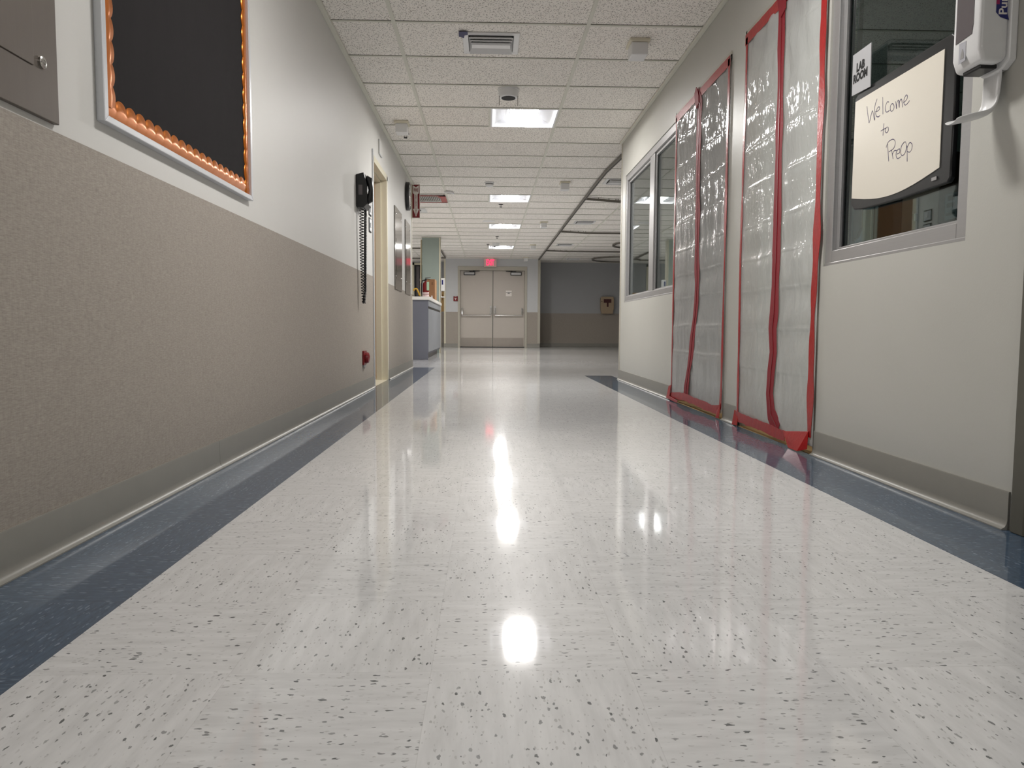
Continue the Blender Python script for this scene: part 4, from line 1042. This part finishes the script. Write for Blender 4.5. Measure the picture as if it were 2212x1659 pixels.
# foot of each sheet: red tape gathered on the threshold
for t, pts in ((t1, [(5.60, 0.030), (5.40, 0.050), (5.15, 0.060), (4.95, 0.055), (4.70, 0.050), (4.50, 0.045), (4.39, 0.060)]), (t2, [(4.10, 0.055), (3.95, 0.050), (3.80, 0.050), (3.65, 0.048), (3.50, 0.040), (3.40, 0.040)])):
    p = []
    for (a, b), (c, d) in zip(pts, pts[1:]):
        for i in range(5): p.append((a + (c - a) * i / 5, b + (d - b) * i / 5 + 0.004 * noise.noise(Vector((a * 9 + i, 2, 1)))))
    p.append(pts[-1])
    MB().ribbon(p, [0.05 + 0.02 * noise.noise(Vector((q[0] * 8, 0, 4))) for q in p], XR - 0.018, 0.0015).build('tape_strip', M_TAPE, t)
m = MB(); m.prism([(XR - 0.020, 3.42, 0.060), (XR - 0.018, 3.155, 0.095), (XR - 0.024, 3.150, 0.020), (XR - 0.045, 3.20, 0.004), (XR - 0.040, 3.31, 0.003)], (0.002, 0, 0.001)); m.build('tape_fold', M_TAPE, t2)
m = MB(); m.prism([(XR - 0.018, 4.44, 0.050), (XR - 0.016, 4.372, 0.095), (XR - 0.026, 4.372, 0.008), (XR - 0.030, 4.42, 0.004)], (0.002, 0, 0.001)); m.build('tape_fold', M_TAPE, t1)
m = MB(); m.prism([(XR - 0.018, 4.115, 0.085), (XR - 0.016, 4.06, 0.075), (XR - 0.026, 4.05, 0.006), (XR - 0.030, 4.12, 0.004)], (0.002, 0, 0.001)); m.build('tape_fold', M_TAPE, t2)
m = MB(); m.prism([(XR - 0.018, 5.64, 0.10), (XR - 0.016, 5.57, 0.115), (XR - 0.030, 5.56, 0.030), (XR - 0.034, 5.30, 0.020), (XR - 0.034, 5.32, 0.004), (XR - 0.030, 5.66, 0.010)], (0.002, 0, 0.001)); m.build('tape_fold', M_TAPE, t1)

# ---------------------------------------------------------------- lab window things
BBLACK = [(2.916, 1.004), (2.892, 0.983), (2.829, 0.975), (2.574, 0.969), (2.301, 0.973), (2.287, 0.986), (2.283, 1.20), (2.290, 1.402), (2.310, 1.416), (2.366, 1.418), (2.766, 1.417), (2.889, 1.413), (2.912, 1.398)]
t = empty('whiteboard', (1.405, 2.6, 0.97), 'small black framed whiteboard reading Welcome to PreOp hung on lab window', 'whiteboard')
MB().prism([(1.395, y, z) for y, z in BBLACK], (0.018, 0, 0)).build('frame', M_BLACK, t, bevel=0.004)
def arcb():
    pts = [(2.904, 1.386), (2.341, 1.382)]
    for i in range(13):
        s_ = i / 12; pts.append((2.342 + (2.907 - 2.342) * s_, 1.027 - 0.036 * math.sin(math.pi * s_)))
    return pts
MB().prism([(1.393, y, z) for y, z in arcb()], (0.004, 0, 0)).build('writing_face', M_BOARD, t)
HAND = [[(2.814, 1.345), (2.803, 1.309), (2.793, 1.28), (2.782, 1.301), (2.771, 1.317), (2.761, 1.295), (2.752, 1.279), (2.756, 1.311), (2.754, 1.331), (2.741, 1.351)], [(2.749, 1.309), (2.732, 1.306), (2.721, 1.31), (2.724, 1.318), (2.736, 1.317), (2.747, 1.304), (2.741, 1.29), (2.727, 1.284), (2.716, 1.286)], [(2.702, 1.345), (2.699, 1.315), (2.696, 1.284)], [(2.658, 1.315), (2.668, 1.319), (2.678, 1.312), (2.681, 1.299), (2.675, 1.287), (2.665, 1.284), (2.652, 1.286)], [(2.639, 1.304), (2.647, 1.298), (2.646, 1.285), (2.637, 1.278), (2.626, 1.281), (2.623, 1.291), (2.631, 1.302), (2.64, 1.303)], [(2.615, 1.305), (2.61, 1.292), (2.606, 1.278), (2.606, 1.296), (2.596, 1.304), (2.592, 1.291), (2.589, 1.277), (2.589, 1.295), (2.578, 1.302), (2.572, 1.288), (2.568, 1.272)], [(2.564, 1.286), (2.548, 1.289), (2.54, 1.297), (2.546, 1.306), (2.556, 1.302), (2.562, 1.289), (2.555, 1.276), (2.542, 1.275), (2.526, 1.282)], [(2.686, 1.25), (2.688, 1.229), (2.69, 1.209)], [(2.706, 1.229), (2.691, 1.23), (2.672, 1.231)], [(2.666, 1.232), (2.676, 1.226), (2.672, 1.216), (2.663, 1.213), (2.654, 1.219), (2.658, 1.23), (2.668, 1.232)], [(2.657, 1.176), (2.65, 1.142), (2.643, 1.11)], [(2.665, 1.162), (2.651, 1.178), (2.621, 1.18), (2.605, 1.166), (2.614, 1.148), (2.646, 1.143)], [(2.627, 1.146), (2.621, 1.127), (2.615, 1.112)], [(2.623, 1.126), (2.611, 1.138), (2.595, 1.136)], [(2.592, 1.123), (2.575, 1.125), (2.576, 1.137), (2.591, 1.135), (2.597, 1.122), (2.587, 1.107), (2.565, 1.109)], [(2.546, 1.153), (2.563, 1.145), (2.568, 1.127), (2.56, 1.111), (2.543, 1.114), (2.533, 1.132), (2.541, 1.152), (2.553, 1.151)], [(2.531, 1.138), (2.527, 1.109), (2.525, 1.084)], [(2.53, 1.129), (2.515, 1.143), (2.5, 1.134), (2.501, 1.119), (2.512, 1.112), (2.527, 1.117)]]
def smooth_line(p, k=5):
    out = []
    for i in range(len(p) - 1):
        a, b, c, d = p[max(i - 1, 0)], p[i], p[i + 1], p[min(i + 2, len(p) - 1)]
        for j in range(k):
            u = j / k
            out.append(tuple(0.5 * (2 * b[q] + (c[q] - a[q]) * u + (2 * a[q] - 5 * b[q] + 4 * c[q] - d[q]) * u * u + (3 * b[q] - a[q] - 3 * c[q] + d[q]) * u ** 3) for q in (0, 1)))
    return out + [p[-1]]
for word in (HAND[:7], HAND[7:10], HAND[10:]):
    m = MB()
    for st in word:
        pl = smooth_line(st)
        m.ribbon(pl, [0.0024 + 0.0012 * noise.noise(Vector((y * 40, z * 40, 0))) for y, z in pl], 1.3930, 0.0005)
    m.build('handwriting', M_INK, t)
B(1.392, 1.3952, 2.353, 2.380, 0.992, 1.0025).build('maker_badge', M_ALU, t)
t = empty('room_sign', (1.392, 2.86, 1.41), 'grey sign reading LAB ROOM overlapping the whiteboard corner', 'sign')
MB().prism([(1.389, 2.929, 1.566), (1.389, 2.792, 1.565), (1.389, 2.787, 1.408), (1.389, 2.928, 1.415)], (0.003, 0, 0)).build('plate', M_SIGNG, t)
m = MB()
m.text('LAB', (1.3888, 2.866, 1.507), (0, -1, 0), (0, 0, 1), 0.042, 0.0006, sx=0.85, bold=0.055); m.text('ROOM', (1.3888, 2.865, 1.470), (0, -1, 0), (0, 0, 1), 0.042, 0.0006, sx=0.85, bold=0.055)
m.build('lettering', M_BLKM, t)
t = empty('glass_sticker', (1.43, 2.30, 0.86), 'dark square sticker on lab window glass, seen from behind', 'sticker')
MB().prism([(1.427, 2.360, 0.948), (1.427, 2.298, 0.947), (1.427, 2.298, 0.868), (1.427, 2.358, 0.866)], (0.001, 0, 0)).build('backing', M_STICK, t)
m = MB()
for a, b, c, d in ((2.345, 2.312, 0.925, 0.940), (2.35, 2.31, 0.905, 0.918), (2.352, 2.308, 0.880, 0.888)): m.box(1.4265, 1.427, b, a, c, d)
m.build('print', M_DARK, t)
m = MB()
for i in range(120):
    z = 0.87 + i * 0.0082; y = 3.024 + 0.004 * math.sin(i * 0.05)
    m.lathe([(0.0, -0.0034), (0.0034, 0.0), (0.0, 0.0034)], (1.442, y, z), 'z', 6)
m.tube([(1.442, 3.024, 0.87), (1.442, 3.028, 1.40), (1.442, 3.03, 1.86)], 0.0012, 5)
m.build('bead_chain', M_BEADY, None, (1.442, 3.026, 0.87), label='thin beaded blind chain hanging at lab window edge', cat='chain')
m = MB(); m.prism([(1.50, 3.155, 1.468), (1.50, 3.10, 1.46), (1.50, 3.074, 1.246), (1.50, 3.050, 1.003), (1.50, 3.048, 0.935), (1.50, 3.075, 0.900), (1.50, 3.13, 0.885), (1.50, 3.16, 0.89)], (0.012, 0, 0))
m.build('kraft_folder', M_KRAFT, None, (1.506, 3.1, 0.885), bevel=0.002, label='tan folder hanging inside the lab window behind whiteboard', cat='folder')
t = empty('storage_locker', (2.8, 4.55, 0), 'brown wooden locker standing inside the lab room', 'locker')
B(2.60, 3.10, 4.36, 4.75, 0.0, 1.55).build('body', M_WOOD, t, bevel=0.003)
B(2.592, 2.60, 4.58, 4.60, 1.19, 1.23).build('handle', M_PLWHITE, t)
t = empty('metal_cabinet', (2.6, 5.4, 0), 'blue grey metal cabinet inside lab beside wooden locker', 'cabinet')
B(2.55, 3.05, 4.95, 5.85, 0.0, 1.5).build('body', M_GREYCAB, t, bevel=0.003)
B(2.545, 2.55, 4.99, 5.39, 0.05, 1.45).build('door', M_GREYCAB, t, bevel=0.001); B(2.545, 2.55, 5.41, 5.81, 0.05, 1.45).build('door', M_GREYCAB, t, bevel=0.001)

# ---------------------------------------------------------------- near hand sanitiser dispenser
t = empty('hand_sanitizer', (XR, 2.05, 1.08), 'large white hand sanitizer dispenser with navy logo beside the lab window', 'dispenser', 'white sanitizer dispensers')
ya, yb_ = 1.995, 2.128
m = MB()
m.prism([(XR, ya, 1.232), (XR, ya, 1.52), (XR, yb_, 1.52), (XR, yb_, 1.232), (XR, 2.10, 1.215), (XR, 2.025, 1.215)], (-0.022, 0, 0)); m.build('backplate', M_PLWHITE, t, bevel=0.004)
m = MB()
xf = 1.283
m.prism([(XR - 0.020, ya + 0.004, 1.53), (xf, ya + 0.016, 1.53), (xf, ya + 0.016, 1.243), (xf + 0.010, ya + 0.016, 1.225), (1.335, ya + 0.008, 1.222), (XR - 0.020, ya + 0.004, 1.238)], (0, 0.001, 0))
m = MB()
prof = [(XR - 0.020, 1.53), (xf + 0.004, 1.53), (xf, 1.50), (xf, 1.262), (xf + 0.012, 1.228), (xf + 0.060, 1.226), (XR - 0.020, 1.240)]
m.prism([(x, ya + 0.006, z) for x, z in prof], (0, yb_ - ya - 0.012, 0)); hb = m.build('housing', M_PLWHITE, t, bevel=0.012, segs=4, smooth='auto')
MB().prism([(xf, 2.104, 1.305), (xf, 2.035, 1.310), (xf, 2.030, 1.335), (xf, 2.030, 1.52), (xf, 2.104, 1.52)], (-0.0015, 0, 0)).build('level_window', M_SMOKE, t, bevel=0.0005)
MB().prism([(xf, 2.088, 1.248), (xf, 2.058, 1.250), (xf, 2.058, 1.300), (xf, 2.088, 1.302)], (-0.001, 0, 0)).build('pictogram', M_GREYTXT, t)
m = MB(); m.prism([(xf - 0.001, 2.080, 1.258), (xf - 0.001, 2.064, 1.258), (xf - 0.001, 2.066, 1.272), (xf - 0.001, 2.072, 1.284), (xf - 0.001, 2.078, 1.272)], (-0.0006, 0, 0)); m.build('hand_icon', M_ALU, t)
B(xf + 0.018, xf + 0.066, ya + 0.03, yb_ - 0.03, 1.218, 1.230).build('nozzle', M_BLACK, t, bevel=0.003)
# logo on the side that faces the camera
yl = ya + 0.0055
m = MB(); m.prism([(1.322, yl, 1.52), (1.322, yl, 1.352), (1.334, yl, 1.340), (1.357, yl, 1.333), (1.352, yl, 1.350), (1.350, yl, 1.52)], (0, -0.0008, 0)); m.build('logo', M_NAVY, t)
m = MB(); m.box(1.3215, 1.330, yl - 0.0012, yl - 0.0008, 1.372, 1.52); m.build('logo_flash', M_MAG, t)
m = MB(); m.text('Purell', (1.3405, yl - 0.0009, 1.345), (0, 0, 1), (-1, 0, 0), 0.030, 0.0006, align='LEFT', sx=1.1, bold=0.02); m.build('lettering', M_SIGNW, t)
# scoop shaped drip tray
m = MB(); prof = [(XR - 0.006, 1.222), (XR - 0.007, 1.16), (XR - 0.012, 1.128), (XR - 0.024, 1.108), (XR - 0.045, 1.098), (XR - 0.085, 1.090), (XR - 0.128, 1.079)]
vs = []; K = 10
for i, (x, z) in enumerate(prof):
    hw = (0.040, 0.036, 0.035, 0.036, 0.040, 0.043, 0.030)[i]
    for k in range(K + 1):
        s_ = -1 + 2 * k / K
        lift = 0.010 * abs(s_) ** 3 * (1 if i > 2 else 0.3)
        out = 0.010 * abs(s_) ** 3 * (1 if i < 4 else 0.2)
        vs.append((x - out, 2.063 + hw * s_, z + lift))
fs = [(i * (K + 1) + k, i * (K + 1) + k + 1, (i + 1) * (K + 1) + k + 1, (i + 1) * (K + 1) + k) for i in range(len(prof) - 1) for k in range(K)]
m.add(vs, fs); o = m.build('drip_tray', M_PLWHITE, t, smooth=True)
md = o.modifiers.new('thick', 'SOLIDIFY'); md.thickness = 0.007; md.offset = -1
md = o.modifiers.new('sub', 'SUBSURF'); md.levels = 2; md.render_levels = 2

# ---------------------------------------------------------------- camera, world, view
f, pit, yaw, rol = 1641.44, 0.0730, 0.0333, 0.0052
cy, sy_, cp, sp = math.cos(yaw), math.sin(yaw), math.cos(pit), math.sin(pit)
F = Vector((sy_ * cp, cy * cp, -sp)); R = Vector((cy, -sy_, 0)); U = R.cross(F)
R2 = R * math.cos(rol) + U * math.sin(rol); U2 = U * math.cos(rol) - R * math.sin(rol)
cam = bpy.data.cameras.new('camera'); co = bpy.data.objects.new('camera', cam); COL.objects.link(co)
cam.sensor_fit = 'HORIZONTAL'; cam.sensor_width = 36.0; cam.lens = f * 36.0 / 2212.0; cam.clip_start = 0.02; cam.clip_end = 100
mw = Matrix((R2, U2, -F)).transposed().to_4x4(); mw.translation = Vector((0, 0, H)); co.matrix_world = mw
S.camera = co
w = bpy.data.worlds.new('world'); S.world = w; w.use_nodes = True
w.node_tree.nodes['Background'].inputs[0].default_value = (0.9, 0.95, 1.0, 1); w.node_tree.nodes['Background'].inputs[1].default_value = 0.0
S.view_settings.view_transform = 'Standard'; S.view_settings.look = 'None'; S.view_settings.gamma = 1.0; S.view_settings.use_curve_mapping = False
S.view_settings.exposure = 1.12
